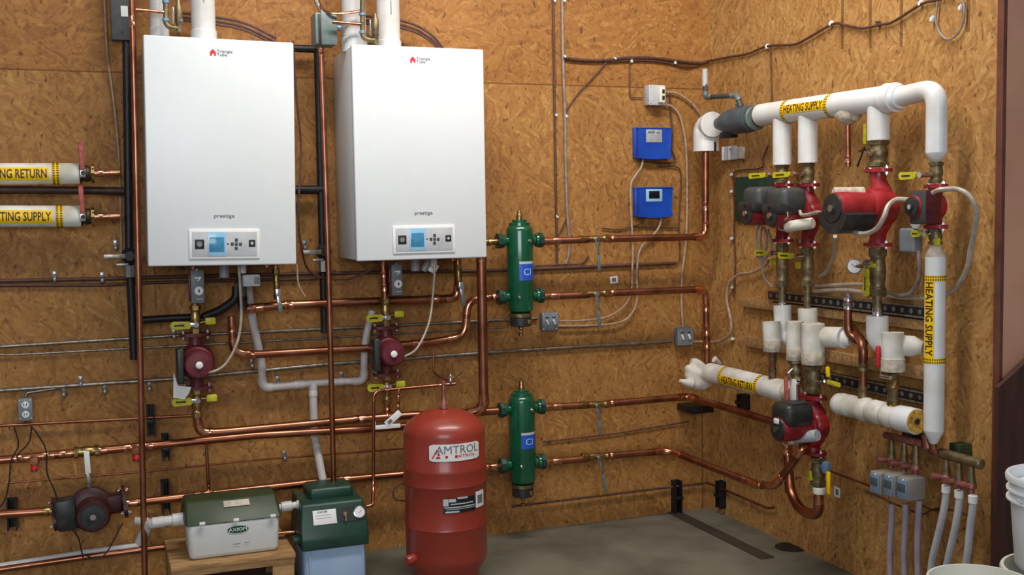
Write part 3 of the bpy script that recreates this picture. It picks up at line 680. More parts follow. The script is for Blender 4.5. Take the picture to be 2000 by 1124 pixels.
# ------------------------------------------------------------------ the two boiler loops
PD = .17
def safety(lbl, x0, y0, x1, y1):
    p = b((x0 + x1) / 2, (y0 + y1) / 2, .2); s = mpp(p); W = (x1 - x0) * s * 1.05; H = (y1 - y0) * s; M = FB(p)
    t = thing('cutoff_device', lbl, 'device', b((x0 + x1) / 2, y1, .2), 'grey safety cutoffs under the boilers')
    obj('housing', MB().box(M, (0, 0, 0), (W, H, .05), .004), 'tag_grey', t)
    obj('side_plate', MB().box(M, (-W * .56, -.005, -.01), (W * .14, H * .8, .03), .002), 'pump_maroon', t)
    obj('knob', MB().lathe(M @ Matrix.Translation((W * .08, -H * .13, .025)), [(.019, 0), (.019, .004), (.016, .007), (.005, .007)], 28), 'label_white', t)
    obj('knob_mark', MB().box(M, (W * .08, -H * .13, .033), (.006, .012, .002)), 'ink_black', t)
    obj('arrow_mark', MB().add(M, [(-.012, H * .28, .0256), (.016, H * .29, .0256), (.014, H * .24, .0256), (.002, H * .15, .0256), (.0, H * .18, .0256), (.008, H * .24, .0256), (-.011, H * .24, .0256)], [(0, 6, 5, 4, 3, 2, 1)]), 'label_white', t)
    obj('top_screw', MB().lathe(M @ Matrix.Translation((-.002, H * .5, .0)), [(.007, 0), (.007, .02), (.004, .024)], 12), 'chrome', t)
    obj('rating_line', MB().box(M, (W * .12, -H * .38, .0255), (W * .5, .003, .001)), 'box_light', t)
safety('grey cutoff with a round white knob hanging under the left boiler', 373, 527, 397, 592)
safety('grey cutoff with a round white knob hanging under the right boiler', 763, 516, 783, 577)

def boiler_loop(side, cx, ytop, yb, y_v1, y_p, y_v2, y_end, sc):
    """riser under a boiler: copper, valve, pump, valve"""
    P = lambda x, y, d=PD: b(x, y, d)
    pipe('copper_pipe', 'short copper and brass riser between the %s boiler and its upper pump valve' % side, 'pipe', [P(cx - 4, ytop), P(cx, y_v1 - 36)], .016, 'copper', elbow=None, couplings=((0, .35, .03), (0, .7, .04)), cmat='copper_bright', group='risers under the boilers')
    a = P(cx, y_v1 - 38); c = P(cx + 1, y_v1 + 18)
    valve('pump_valve', 'yellow handled valve above the %s boiler pump' % side, a, c, .021, FB, 180, .108 * sc, .036, at=.66, group='yellow handled valves of the boiler pumps', drain=(.062, .012, 0), out=.045)
    o = P(cx + 2, y_p, PD); H = (P(cx, y_v1 + 20).z - P(cx, y_v2 - 18).z) / 2; o.z = (P(cx, y_v1 + 20).z + P(cx, y_v2 - 18).z) / 2
    t, Q, z0 = circulator('circulator_pump', 'maroon circulator pump under the %s boiler' % side, FB, o, H, .03, .078 * sc, .06 * sc, .09, 'pump_maroon', box=(-.074 * sc, -.005, .085, .03, .15, .075), cap='pump_maroon', group='maroon pumps under the boilers', fw=.13)
    obj('centre_cap', MB().lathe(Q @ Matrix.Translation((0, 0, z0 + .09 * 1.0 + .012)), [(.015, 0), (.015, .005), (.012, .007)], 20), 'label_white', t)
    if side == 'left':
        obj('warning_sticker', MB().prism(Q, [(-.105, -.14), (-.06, -.15), (-.04, -.125), (-.03, -.1), (-.085, -.09), (-.1, -.03)], .075, .077), 'label_white', t, 'torn white sticker')
    a = P(cx + 3, y_v2 - 16); c = P(cx + 4, y_v2 + 40)
    valve('pump_valve', 'yellow handled valve below the %s boiler pump' % side, a, c, .021, FB, 180, .108 * sc, .036, at=.36, group='yellow handled valves of the boiler pumps', drain=(.062, .004, 0), out=.045)
    return c
ca = boiler_loop('left', 381, 520, 0, 634, 700, 776, 0, 1.0)
cb_ = boiler_loop('right', 752, 510, 0, 620, 684, 749, 0, .95)
# upper main from the left pump to the lower separator
pipe('copper_pipe', 'upper copper main from the left pump elbow to the lower green separator', 'pipe', [ca, b(391, 846, PD), b(430, 845, PD), b(720, 818, PD), b(800, 812, PD), b(930, 806, PD), b(972, 803, PD)], .0185, 'copper_red', bend=.045, couplings=((1, .35, .04), (2, .93, .05), (3, .6, .06), (4, .85, .07)))
obj_t = pipe('copper_tee', 'copper tee joining the right pump to the upper main', 'pipe', [cb_, b(757, 812, PD)], .016, 'copper_red', elbow=None, couplings=((0, .3, .03), (0, .8, .03)), cmat='copper_bright')
# second main running below it at the left
pipe('copper_pipe', 'copper main from the left edge rising behind the red expansion tank', 'pipe', bl([(-60, 905), (68, 893), (265, 874), (500, 851), (730, 838), (860, 828)], .1), .0177, 'copper_red', bend=0, elbow=None, couplings=((0, .8, .06), (1, .13, .05), (1, .3, .05), (1, .65, .05), (1, .95, .06), (2, .1, .04)), cmat='copper_bright')
def tap(lbl, x, y):
    t = thing('tee_stub', lbl, 'fitting', b(x, y, .1), 'capped tees on the copper main'); M = FB(b(x, y, .1))
    obj('stub', MB().lathe(M @ Matrix.Translation((0, 0, .014)), [(.02, 0), (.022, .003), (.022, .016), (.017, .022), (.017, .03)], 20), 'copper_bright', t)
    obj('red_cap', MB().lathe(roll(M, 40, 'X') @ Matrix.Translation((0, 0, .035)), [(.012, 0), (.015, .004), (.015, .022), (.01, .027)], 16), 'handle_red', t)
    obj('tip', MB().lathe(roll(M, 40, 'X') @ Matrix.Translation((0, 0, .06)), [(.006, 0), (.006, .006)], 10), 'chrome', t)
tap('red capped copper tee below the receptacle at the left', 67, 898)
tap('red capped copper tee just left of the copper riser', 265, 878)
def horiz_valve(lbl, x, y, d, L, sk):
    a = b(x - 24, y + 2, d); c = b(x + 26, y - 3, d); t = thing('ball_valve', lbl, 'valve', a); valve_body(t, a, c, .023, 'brass')
    M = FB((a + c) / 2); obj('stem', MB().cyl(M, .008, .01, .042, 12), 'chrome', t); Q = roll(M, -90 + sk); L *= mpp(a)
    obj('lever', MB().box(Q, (L * .25, 0, .042), (L * .62, .022, .004), .001), 'label_white', t); obj('lever_grip', MB().box(Q, (L * .74, 0, .042), (L * .42, .02, .009), .004), 'galv', t)
horiz_valve('brass valve with a long drooping white lever on the left copper main', 168, 883, .1, 72, 2)
# lower main with the dark horizontal pump
PL = .12
pipe('copper_pipe', 'copper stub entering the horizontal pump from the left edge', 'pipe', bl([(-60, 1009), (118, 998)], PL), .0177, 'copper_red', elbow=None, couplings=((0, .88, .05),), cmat='brass')
pipe('copper_pipe', 'lower copper main from the horizontal pump to the lower green separator', 'pipe', bl([(232, 986), (400, 967), (620, 942), (790, 927), (900, 919), (972, 912)], PL), .0177, 'copper_red', bend=0, elbow=None, couplings=((0, .12, .07), (0, .95, .05), (1, .05, .05), (2, .3, .05), (4, .8, .08)), cmat='copper_bright')
pm = b(176, 992, PL); lp, _ = b(118, 998, PL), 0; rp_ = b(232, 986, PL)
t = thing('circulator_pump', 'dark maroon pump lying horizontally on the copper pipe at the lower left', 'pump', pm); M = roll(FB(pm), 5); s = mpp(pm)
obj('volute', MB().lathe(M, [(.05, -.05), (.085, -.03), (.09, .03), (.06, .05)], 32).box(M, (0, 0, 0), (.27, .085, .075), .02), 'pump_dark', t)
obj('motor', MB().lathe(M @ Matrix.Translation((.01, -.01, 0)), [(.068, .04), (.07, .11), (.06, .125), (.05, .125)], 32), 'pump_dark', t)
e = obj('end_cap', MB().lathe(M @ Matrix.Translation((.01, -.01, 0)), [(.05, .12), (.048, .132), (.02, .134), (.02, .138)], 28), 'black_plastic', t)
obj('vent_screw', MB().lathe(M @ Matrix.Translation((.01, -.01, .137)), [(.012, 0), (.012, .004)], 12), 'chrome', e)
obj('terminal_box', MB().box(M, (-.095, .0, .03), (.085, .135, .09), .018), 'black_plastic', t)
for s_ in (-1, 1):
    Q = frame(M @ V((s_ * .14, 0, 0)), M.to_3x3() @ V((1, 0, 0)), M.to_3x3() @ V((0, 0, 1))) @ Matrix.Rotation(math.pi / 4, 4, 'Z')
    flange(t, Q, .15, .085, .016, 'pump_dark')
# thin verticals
pipe('copper_pipe', 'thin vertical copper pipe dropping between the two mains left of the lid box', 'pipe', bl([(403, 868), (408, 962)], .12), .007, 'copper_red', elbow=None, couplings=((0, .93, .03),), cmat='copper_bright')
# return loops
pipe('copper_pipe', 'upper copper crosspiece under the boilers ending below the right boiler', 'pipe', [b(478, 604, .12), b(548, 597, .12), b(700, 590, .12), b(893, 583, .12), b(895, 545, .12), b(893, 505, .12)], .0188, 'copper_red', bend=.04, couplings=((0, .3, .07), (1, .1, .04), (2, .75, .05)))
pipe('copper_pipe', 'curved copper loop from beneath the left boiler to the upper green separator', 'pipe', [b(452, 618, .13), b(456, 690, .13), b(500, 693, .13), b(730, 680, .13), b(850, 668, .13), b(908, 658, .13), b(914, 588, .13), b(950, 582, .13), b(972, 580, .13)], .0177, 'copper_red', bend=.06, couplings=((0, .35, .03), (1, .75, .04), (3, .7, .05), (7, .5, .04)))
pipe('copper_pipe', 'thick vertical copper pipe from the right boiler down to the main beside the tank', 'pipe', [b(940, 500, .24), b(945, 800, .24), b(905, 812, .2)], .0232, 'copper_red', bend=.06, couplings=((0, .02, .03), (0, .95, .03)))
# black hose at the left boiler's outlet
cable('hose', 'thick black hose curving down from the left boiler outlet', [b(462, 560, .16), b(458, 585, .16), b(430, 606, .14), b(402, 618, .12), b(398, 622, .12)], .019, 'iron', 'hose', n=14)
pipe('copper_tee', 'dark fitting stack below the left boiler next to the hose', 'fitting', bl([(472, 520), (474, 606)], .14), .019, 'black_grey', elbow=None, couplings=((0, .3, .04), (0, .8, .05)), cmat='iron')
t = thing('sensor_box', 'small pale plastic connector box hanging under the left boiler', 'sensor', b(490, 560, .24)); M = FB(b(490, 548, .24))
obj('shell', MB().box(M, (0, 0, 0), (.075, .052, .04), .006), 'box_light', t); obj('socket', MB().box(M, (.022, .0, .021), (.022, .03, .004), .002), 'box_grey', t)
t = thing('sensor_box', 'white plastic sensor tag hanging under the right boiler', 'sensor', b(842, 540, .24)); M = roll(FB(b(846, 524, .24)), -30)
obj('shell', MB().box(M, (0, 0, 0), (.04, .045, .02), .006), 'label_white', t); obj('bulb', MB().cyl(frame(M @ V((-.035, -.0, 0)), M.to_3x3() @ V((0, -1, 0))), .016, -.03, .035, 16, .004), 'clear_plastic', t)
def drop_valve(lbl, x, y0, y1, y2, d):
    a = b(x, y0, d); c = b(x + 4, y1, d); t = thing('drain_valve', lbl, 'valve', a, 'drop valves under the boilers'); valve_body(t, a, c, .014, 'brass')
    obj('tailpiece', MB().rod(a + V((0, 0, .06)), a, .01), 'copper_bright', t)
    M = FB(c + V((0, 0, .03))); L = (y2 - y1) * mpp(c)
    obj('stem', MB().cyl(M, .006, .005, .026, 10), 'chrome', t)
    obj('lever', MB().box(M, (0, -.005, .028), (.022, .045, .004), .002).box(roll(M, 3), (0, -.05, .03), (.014, .07, .004), .001), 'chrome', t)
    obj('lever_grip', MB().box(roll(M, 3), (.002, -.02 - L * .62, .031), (.02, L * .62, .01), .004), 'box_green', t)
drop_valve('drop valve with a long hanging lever under the left boiler', 538, 524, 585, 618, .18)
drop_valve('drop valve with a long hanging lever under the right boiler', 894, 516, 570, 604, .18)
# fill line by the tank
FD = .22
pipe('fill_pipe', 'thin copper fill line from the feeder up and across to the tank connection', 'pipe', [b(715, 990, .3), b(728, 988, .3), b(729, 950, FD), b(730, 764, FD), b(760, 762, FD), b(890, 750, FD)], .0075, 'copper_red', bend=.035, couplings=((3, .8, .03), (4, .75, .02)))
pipe('fill_pipe', 'short thin copper drop with fittings beside the right pump', 'pipe', bl([(779, 760), (777, 800), (782, 812)], FD), .008, 'copper_bright', bend=.01, elbow=None, couplings=((0, .3, .02), (0, .75, .03)))
cable('tubing', 'thin copper tube bending down from the loop to the tank valve', bl([(846, 680), (847, 715), (850, 730), (872, 742), (884, 748)], FD), .0055, 'copper_red', 'pipe')
t = thing('vent_cock', 'small silver cock above the red tank', 'valve', b(880, 744, FD)); M = FB(b(880, 740, FD))
obj('body', MB().lathe(frame(b(880, 748, FD), (0, 0, 1)), [(.01, 0), (.012, .01), (.008, .02), (.01, .035), (.006, .04)], 14), 'chrome', t); obj('lever', MB().box(roll(M, 25), (.03, 0, .01), (.05, .008, .004), .001), 'brass', t)
t = thing('paper_tag', 'white folded paper tag wired to the copper beside the tank', 'tag', b(768, 830, .3)); M = roll(FB(b(768, 818, .3)), 38)
obj('card', MB().box(M, (0, 0, 0), (.085, .03, .002), .0008), 'label_white', t); obj('print', MB().box(M, (-.02, 0, .0015), (.022, .016, .0006)), 'ink_grey', t)
t = thing('hose_bib', 'white plastic strip hanging level under the right pump', 'strap', b(755, 836, .2)); M = FB(b(755, 834, .2))
obj('strip', MB().box(M, (0, 0, 0), (.13, .02, .012), .003), 'label_white', t); obj('clip', MB().box(M, (-.06, .012, .004), (.016, .04, .016), .004), 'label_white', t)
# pvc drain
G = 'white plastic drain piping'
pipe('drain_pipe', 'white plastic Y-shaped condensate drain joining under both boilers, left arm', 'pipe', [b(484, 555, .06), b(492, 620, .05), b(511, 708, .05), b(513, 757, .05), b(540, 756, .05), b(612, 749, .05)], .0185, 'pvc_grey', bend=.04, elbow='pvc_grey', couplings=((4, .6, .05),), cmat='pvc_grey', group=G, ewid=1.18)
pipe('drain_pipe', 'white plastic drain arm rising beneath the right boiler', 'pipe', [b(727, 607, .05), b(714, 660, .05), b(711, 700, .05), b(711, 745, .05), b(680, 745, .05), b(612, 749, .05)], .017, 'pvc_grey', bend=.04, elbow='pvc_grey', couplings=((4, .3, .05),), cmat='pvc_grey', group=G, ewid=1.18)
pipe('drain_pipe', 'white plastic drain leg leaning down from the tee into the feeder', 'pipe', [b(611, 752, .05), b(614, 850, .05), b(637, 972, .2)], .0185, 'pvc_grey', bend=.01, elbow=None, couplings=((0, .1, .06),), cmat='pvc_grey', group=G)
pipe('drain_pipe', 'white plastic pipe sloping along the wall base at the far left', 'pipe', bl([(-60, 1116), (165, 1080), (272, 1066)], .05), .0125, 'pvc', bend=0, elbow=None, couplings=((1, .02, .03),), cmat='pvc', group=G)
pipe('copper_pipe', 'copper pipe sloping along the wall base under the white pipe', 'pipe', bl([(-60, 1122), (165, 1089), (330, 1068)], .085), .0125, 'copper_red', bend=0, elbow=None, group=None)
# ------------------------------------------------------------------ green separators
SD = .17
def separator(lbl, cx, ytop, ybot, w_, yb_top, ydrain, yp, label_y, g='green separator columns'):
    top = b(cx, ytop, SD); bot = b(cx, ybot, SD); R_ = w_ / 2 * mpp(top); H = top.z - bot.z; M = Matrix.Translation(bot)
    t = thing('hydraulic_separator', lbl, 'separator', bot, g)
    obj('column', MB().lathe(M, [(R_ * .6, 0), (R_ * .92, .012), (R_, .03), (R_, H - .045), (R_ * .94, H - .028), (R_ * .8, H - .02), (R_ * .78, H - .006), (R_ * .5, H)], 36), 'green_enamel', t)
    obj('top_collar', MB().lathe(M @ Matrix.Translation((0, 0, H - .004)), [(R_ * .55, 0), (R_ * .55, .012), (R_ * .3, .014)], 24), 'green_enamel', t)
    obj('air_vent', MB().lathe(M @ Matrix.Translation((0, 0, H)), [(.014, 0), (.015, .004), (.015, .03), (.011, .036), (.010, .05), (.004, .054), (.004, .07), (.002, .072)], 16), 'brass', t)
    obj('brass_ring', MB().lathe(M @ Matrix.Translation((0, 0, -.02)), [(R_ * .78, 0), (R_ * .84, .003), (R_ * .84, .02), (R_ * .7, .022)], 28), 'bronze', t)
    k = obj('magnet_belt', MB().lathe(M @ Matrix.Translation((0, 0, -.062)), [(R_ * .72, 0), (R_ * .8, .004), (R_ * .8, .04), (R_ * .74, .044)], 28), 'black_plastic', t)
    obj('belt_label', MB().box(M, (R_ * .42, -R_ * .74, -.04), (.022, .006, .022), .001), 'brass', k)
    obj('drain_cock', MB().lathe(M @ Matrix.Translation((0, 0, -.062 - (ydrain) * mpp(bot))), [(.008, 0), (.012, .003), (.012, .012), (.007, .016), (.006, .03), (.012, .036), (.012, .045), (.008, .05), (.008, ydrain * mpp(bot))], 14), 'brass', t)
    for (yy, sgn) in yp:
        q = b(cx, yy, SD); q.x = bot.x; q.y = bot.y
        for s_ in (-1, 1):
            F = frame(q, (s_, 0, 0))
            f = obj('flange', MB().lathe(F, [(.022, R_ * .8), (.022, R_ + .012), (.030, R_ + .014), (.033, R_ + .018), (.033, R_ + .028), (.024, R_ + .032)], 24), 'green_enamel', t)
            nb = MB(); nb.prism(F, [(.038 * math.cos(math.pi / 4 * k_ + .4), .038 * math.sin(math.pi / 4 * k_ + .4)) for k_ in range(8)], R_ + .03, R_ + .05); obj('union_nut', nb, 'green_dark', t, smooth=False)
        obj('plug', MB().lathe(FB(q + V((R_ * .45 * sgn, -R_ * .82, -.002))), [(.008, 0), (.008, .012), (.006, .014)], 14), 'chrome', t)
    # curved label
    yl0, yl1 = label_y; z1 = b(cx, yl0, SD).z; z0 = b(cx, yl1, SD).z; o = V((bot.x, bot.y, (z0 + z1) / 2))
    wrap_tape(t, V((o.x, o.y, z0)), V((0, 0, 1)), V((0, -1, 0)), V((1, 0, 0)), R_, 0, z1 - z0, -24, 46, 'label_blue', 'blue_label')
    f = lambda x, y: V((o.x + math.sin(math.radians(11) + x / R_) * (R_ + .0025), o.y - math.cos(math.radians(11) + x / R_) * (R_ + .0025), (z0 + z1) / 2 + y))
    obj('label_mark', MB().text(I4, 'CI', .034, fmap=f, bold=.01), 'screen_film', t)
    wrap_tape(t, V((o.x, o.y, z1)), V((0, 0, 1)), V((0, -1, 0)), V((1, 0, 0)), R_, 0, .012, -24, 46, 'box_light', 'label_header')
    return t
separator('upper green enamelled separator column beside the right boiler', 1017, 433, 612, 53, 408, 20, ((470, 1), (579, -1)), (515, 547))
separator('lower green enamelled separator column right of the red tank', 1021, 765, 945, 53, 738, 20, ((798, 1), (906, -1)), (846, 873))
# stubs left of separators
for l, x, y in (('left upper port of the upper separator', 958, 473),):
    pipe('copper_stub', 'short brass and copper stub at the ' + l, 'pipe', bl([(940, 474), (985, 471)], SD), .015, 'brass', elbow=None, couplings=((0, .3, .03), (0, .75, .02)), cmat='brass')
# copper runs right of separators
CP = SD
def run(lbl, L, coup, d=CP, rr=.0176, bend=.045, g=None): return pipe('copper_pipe', lbl, 'pipe', L, rr, 'copper', bend=bend, couplings=coup, group=g)
xr = -.13
run('copper pipe from the upper separator to the white insulated elbow, top run', bl([(1050, 472), (1130, 469), (1150, 468)], CP), ((0, .35, .09),))
run('topmost copper run turning up beside the room corner into the white elbow', bl([(1188, 467), (1378, 463), (1378, 262)], CP), ((0, .02, .03), (1, .12, .04), (1, .3, .05)))
purge_valve('brass valve with hanging lever on the topmost copper run', 1163, 468, 0, CP, 62, 3)
run('copper pipe leaving the upper separator bottom port', bl([(1050, 580), (1130, 577), (1150, 576)], CP), ((0, .3, .09),))
run('second copper run turning down beside the room corner to the ragged insulation', bl([(1188, 573), (1378, 565), (1382, 745)], CP), ((0, .02, .03), (1, .2, .05), (1, .45, .06), (1, .6, .05), (1, .95, .02)))
purge_valve('brass valve with hanging lever on the second copper run', 1163, 575, 0, CP, 64, 3)
p1 = b(1345, 775, CP)
run('copper pipe leaving the lower separator top port', bl([(1052, 797), (1130, 793), (1150, 792)], CP), ((0, .35, .09),))
run('third copper run rounding the corner toward the black-topped pump', [b(1188, 789, CP), p1, r(1535, 832, .12)], ((0, .02, .03), (0, .9, .05)), bend=.04)
purge_valve('brass valve with hanging lever on the third copper run', 1165, 792, 0, CP, 58, 3)
run('copper pipe leaving the lower separator bottom port', bl([(1056, 905), (1130, 898), (1150, 896)], CP), ((0, .3, .09),))
run('lowest copper run bending across the corner and rising to the bottom pump', [b(1188, 891, CP), b(1308, 881, CP), r(1478, 948, .2), r(1514, 950, .27), r(1566, 880, .28), r(1572, 862, .24)], ((0, .02, .03), (0, .88, .05), (1, .97, .04)), bend=.06)
purge_valve('brass valve with hanging lever on the lowest copper run', 1168, 893, 0, CP, 68, 10)

# ------------------------------------------------------------------ controllers
def controller(lbl, x0, y0, x1, y1, disp):
    a = b(x0, y1, 0); c = b(x1, y0, 0); W = c.x - a.x; H = c.z - a.z; o = (a + c) / 2; M = FB(o)
    t = thing('pump_controller', lbl, 'controller', V((o.x, 0, a.z)), 'blue pump controllers')
    obj('back_plate', MB().box(M, (-.003, .002, .012), (W, H, .024), .004), 'blue', t)
    # bowed front with a curved lower edge
    pts = [(-W / 2 + .008, H / 2), (W / 2, H / 2)] + [(W / 2 - .004 - .004 * math.cos(k / 6 * math.pi), -H / 2 + .03 - k / 6 * .022) for k in range(7)] + [(-W / 2 + .008 + W * (1 - k / 6) * .95, -H / 2 - .0 - .006 * math.sin(k / 6 * math.pi)) for k in range(7)]
    obj('front_cover', MB().prism(M, pts, .02, .05), 'blue', t)
    obj('cover_ridge', MB().box(M, (0, H / 2 - .004, .036), (W * .95, .008, .034), .003), 'blue', t)
    xx = -W * .02 if disp else 0
    pn = obj('display_frame', MB().box(M, (xx - W * .02, H * .22, .051), (W * .46, H * .42, .003), .002), 'screen_film' if disp else 'paper_grey', t)
    if disp: obj('screen', MB().box(M, (xx - W * .02, H * .24, .0535), (W * .3, H * .25, .002), .001), 'screen_dark', pn)
    else:
        for k, (x, y, w_, h_) in enumerate(((-.1, .34, .2, .06), (.1, .33, .1, .05), (-.08, .1, .02, .02), (.1, .12, .02, .02))): obj('print', MB().box(M, (W * x, H * y, .0528), (W * w_, H * h_, .0006)), 'ink_grey', pn)
    obj('gland', MB().cyl(frame(M @ V((-W * .36, -H / 2, .018)), (0, 0, -1)), .008, 0, .014, 12), 'black_plastic', t)
controller('upper blue wall controller with a grey printed label', 1236, 251, 1303, 310, False)
controller('lower blue wall controller with a small dark screen', 1237, 366, 1305, 424, True)
t, M = outlet_box('disconnect_box', 'grey box with an open white socket above the blue controllers', 1273, 188, 33, 38, .055, 'box_light', 'none', cat='socket')
obj('socket_insert', MB().box(M, (.018, 0, .068), (.034, .08, .03), .004), 'bucket_cream', t); 
for s_ in (-1, 1): obj('socket_slot', MB().box(M, (.022, s_ * .016, .084), (.014, .02, .003), .001), 'ink_black', t)
t = thing('wall_sticker', 'small white square sticker on the back wall between copper runs', 'sticker', b(1199, 547, 0)); M = roll(FB(b(1199, 547, .001)), 4)
obj('paper', MB().box(M, (0, 0, 0), (.044, .036, .001)), 'label_white', t); obj('print', MB().box(M, (0, 0, .001), (.022, .02, .001)), 'ink_grey', t)
# cables around the controllers
G = 'cables around the blue controllers'
def cb(lbl, L, d=.02, rr=.0055, m_='cable_tan', g=None): return cable('cable', lbl, [b(*q, d) if len(q) == 2 else b(*q) for q in L], rr, m_, group=g)
cb('dark cable hanging straight down the back wall from the top edge', [(1080, -10), (1082, 100), (1083, 200), (1085, 330), (1087, 450), (1088, 512)], .012, .006, 'cable_brown')
cb('grey-brown cable pair running down just right of the dark one', [(1098, -10), (1099, 80), (1101, 160), (1104, 240), (1105, 330), (1108, 420), (1112, 470), (1110, 500), (1105, 516)], .012, .0065, 'cable_grey')
cb('thin branch splitting from the cable pair above the upper copper run', [(1106, 428), (1096, 450), (1086, 465)], .012, .004, 'cable_brown')
cb('diagonal cable joining the horizontal bundle to the vertical pair', [(1184, 122), (1160, 150), (1130, 182), (1110, 210), (1105, 225)], .012, .004, 'cable_brown')
cb('cable bundle crossing the back wall to the corner', [(1100, 113), (1130, 117), (1180, 118), (1230, 113), (1280, 114), (1330, 120), (1365, 123), (1384, 120)], .015, .008, 'cable_brown')
cb('second cable sagging below the bundle near the corner', [(1180, 121), (1250, 118), (1300, 122), (1335, 131), (1360, 128), (1384, 118)], .012, .005, 'cable_brown')
cb('thin cord dropping from the bundle to the disconnect box', [(1230, 120), (1230, 150), (1231, 188), (1240, 191), (1256, 191)], .01, .0025, 'cable_brown')
cb('upper pale cable arching from the disconnect box to the white elbow', [(1293, 180), (1320, 182), (1345, 197), (1362, 215), (1374, 232)], .02, .006)
cb('lower pale cable arching from the disconnect box down to the corner switch box', [(1293, 204), (1312, 208), (1327, 225), (1334, 250), (1340, 290), (1342, 360), (1341, 440), (1339, 480), (1332, 540), (1331, 590), (1334, 640)], .02, .006)
cb('brown cable running down behind the upper controller', [(1308, 182), (1311, 230), (1314, 260), (1312, 290), (1318, 315), (1290, 318), (1258, 315)], .014, .0045, 'cable_brown')
cb('brown cable framing the lower controller on its right', [(1285, 325), (1325, 328), (1330, 360), (1328, 400), (1326, 440), (1327, 460), (1326, 510), (1300, 516)], .012, .0035, 'cable_brown')
cb('pale cable snaking from the upper controller down past the lower one', [(1256, 312), (1252, 328), (1240, 345), (1232, 362), (1232, 400), (1234, 440), (1236, 490), (1234, 555)], .03, .006)
cb('pale cable curving from the lower controller to the copper run', [(1291, 425), (1288, 442), (1277, 458), (1255, 480), (1247, 500), (1244, 530), (1243, 555)], .03, .006)
cb('brown cable around the bottom of the lower controller', [(1260, 425), (1250, 437), (1236, 442)], .02, .004, 'cable_brown')
cb('brown wire along the wall beneath the lower controller', [(1176, 446), (1205, 449), (1236, 444), (1290, 445), (1328, 446)], .01, .0035, 'cable_brown')
cb('upper tan cable looping from the upper separator switch box to the controllers', [(1084, 627), (1130, 627), (1180, 621), (1210, 606), (1228, 585), (1236, 550)], .025, .0045)
cb('lower tan cable looping from the upper separator switch box to the controllers', [(1084, 637), (1130, 637), (1190, 634), (1222, 625), (1240, 602), (1245, 575), (1244, 548)], .025, .0055)
cb('dark wire running along the wall behind the upper separator', [(1045, 520), (1100, 517), (1135, 515), (1150, 500)], .01, .004, 'cable_brown')
cable('cable', 'pale cable looping from the corner switch box to the green board on the right wall', [b(1346, 668, .03), b(1370, 668, .03), r(1400, 668, .03), r(1424, 655, .03), r(1428, 630, .03), r(1420, 590, .03), r(1422, 560, .03), r(1440, 538, .03), r(1470, 532, .03), r(1495, 518, .03), r(1502, 505, .04)], .0075, 'cable_tan')
G = 'white cable staples'
for l, x, y, f_, F_ in (('staple on the corner cable bundle, leftmost', 1101, 111, b, FB), ('staple on the bundle above the disconnect box', 1231, 120, b, FB), ('staple on the bundle right of the diagonal branch', 1199, 115, b, FB), ('staple on the bundle nearest the room corner', 1316, 123, b, FB),
                        ('white staple at the top end of the dark vertical cable', 1081, 2, b, FB), ('white staple at the top end of the paired vertical cable', 1100, 2, b, FB), ('staple on the dark vertical cable at mid height', 1084, 225, b, FB), ('staple on the paired vertical cable at mid height', 1104, 227, b, FB), ('staple low on the dark vertical cable', 1086, 423, b, FB),
                        ('staple on the right wall cable at its first dip', 1628, 46, r, FR), ('staple on the right wall cable near the top edge', 1803, 6, r, FR), ('staple at the left side of the cable loop', 1826, 37, r, FR), ('staple at the right side of the cable loop', 1882, 15, r, FR), ('dark staple midway on the right wall cable', 1720, 47, r, FR), ('staple on the right wall cable near the corner', 1503, 91, r, FR)):
    p = f_(x, y, 0); M = F_(p); w_ = .012 * (1.4 if f_ is r else 1)
    t = thing('cable_staple', l, 'staple', p, G); obj('saddle', MB().box(M, (0, 0, .012), (.012, w_ * 1.4, .022), .004), 'cable_brown' if 'dark staple' in l else 'label_white', t); obj('nail', MB().lathe(M @ Matrix.Translation((0, w_ * .6, .022)), [(.004, 0), (.004, .003)], 8), 'steel', t)
cable('cable', 'brown cable climbing the right wall in sagging spans', rl([(1385, 119), (1420, 112), (1460, 105), (1500, 90), (1550, 87), (1575, 76), (1627, 47), (1650, 49), (1684, 55), (1720, 48), (1745, 42), (1800, 8), (1830, 0), (1860, -8)], .015), .006, 'cable_brown')
cable('cable', 'thin cable hanging in a round loop at the top of the right wall', rl([(1832, -8), (1829, 20), (1828, 42), (1836, 65), (1852, 77), (1870, 66), (1881, 42), (1883, 12), (1876, -2)], .015), .004, 'cable_grey')
cable('cable', 'thin vertical wire on the right wall dropping to the white header', rl([(1504, 92), (1506, 140), (1507, 200)], .012), .003, 'cable_brown')

# ------------------------------------------------------------------ red expansion tank
TD = .59
tc_ = fl(871, 1149); tc_ = V((b(871, 1000, TD).x, -TD, 0)); s = mpp(tc_ + V((0, 0, .6))); R_ = 79.5 * s
zt = b(870, 796, TD).z; z = lambda y: b(871, y, TD).z - 0
zb = z(1100)
t = thing('expansion_tank', 'tall red cylindrical expansion tank standing on the concrete floor', 'tank', tc_); M = Matrix.Translation(tc_)
dome = [(R_ * math.cos(a), zt - .105 + .1 * math.sin(a) ** 1.0) for a in [k / 10 * math.pi / 2 * .97 for k in range(11)]]
z1 = z(905); z2 = z(938); z3 = z(1018)
prof = [(R_ * .3, zb - .02), (R_ * .85, zb - .01), (R_ * .98, zb + .025), (R_, zb + .05), (R_, z3 - .006), (R_ * 1.012, z3), (R_, z3 + .006), (R_, z2 - .004), (R_ * 1.028, z2 + .004), (R_ * 1.02, z2 + .012), (R_ * 1.02, z1 - .012), (R_ * 1.028, z1 - .004), (R_, z1 + .006)] + dome
obj('shell', MB().lathe(M, prof, 64), 'tank_red', t)
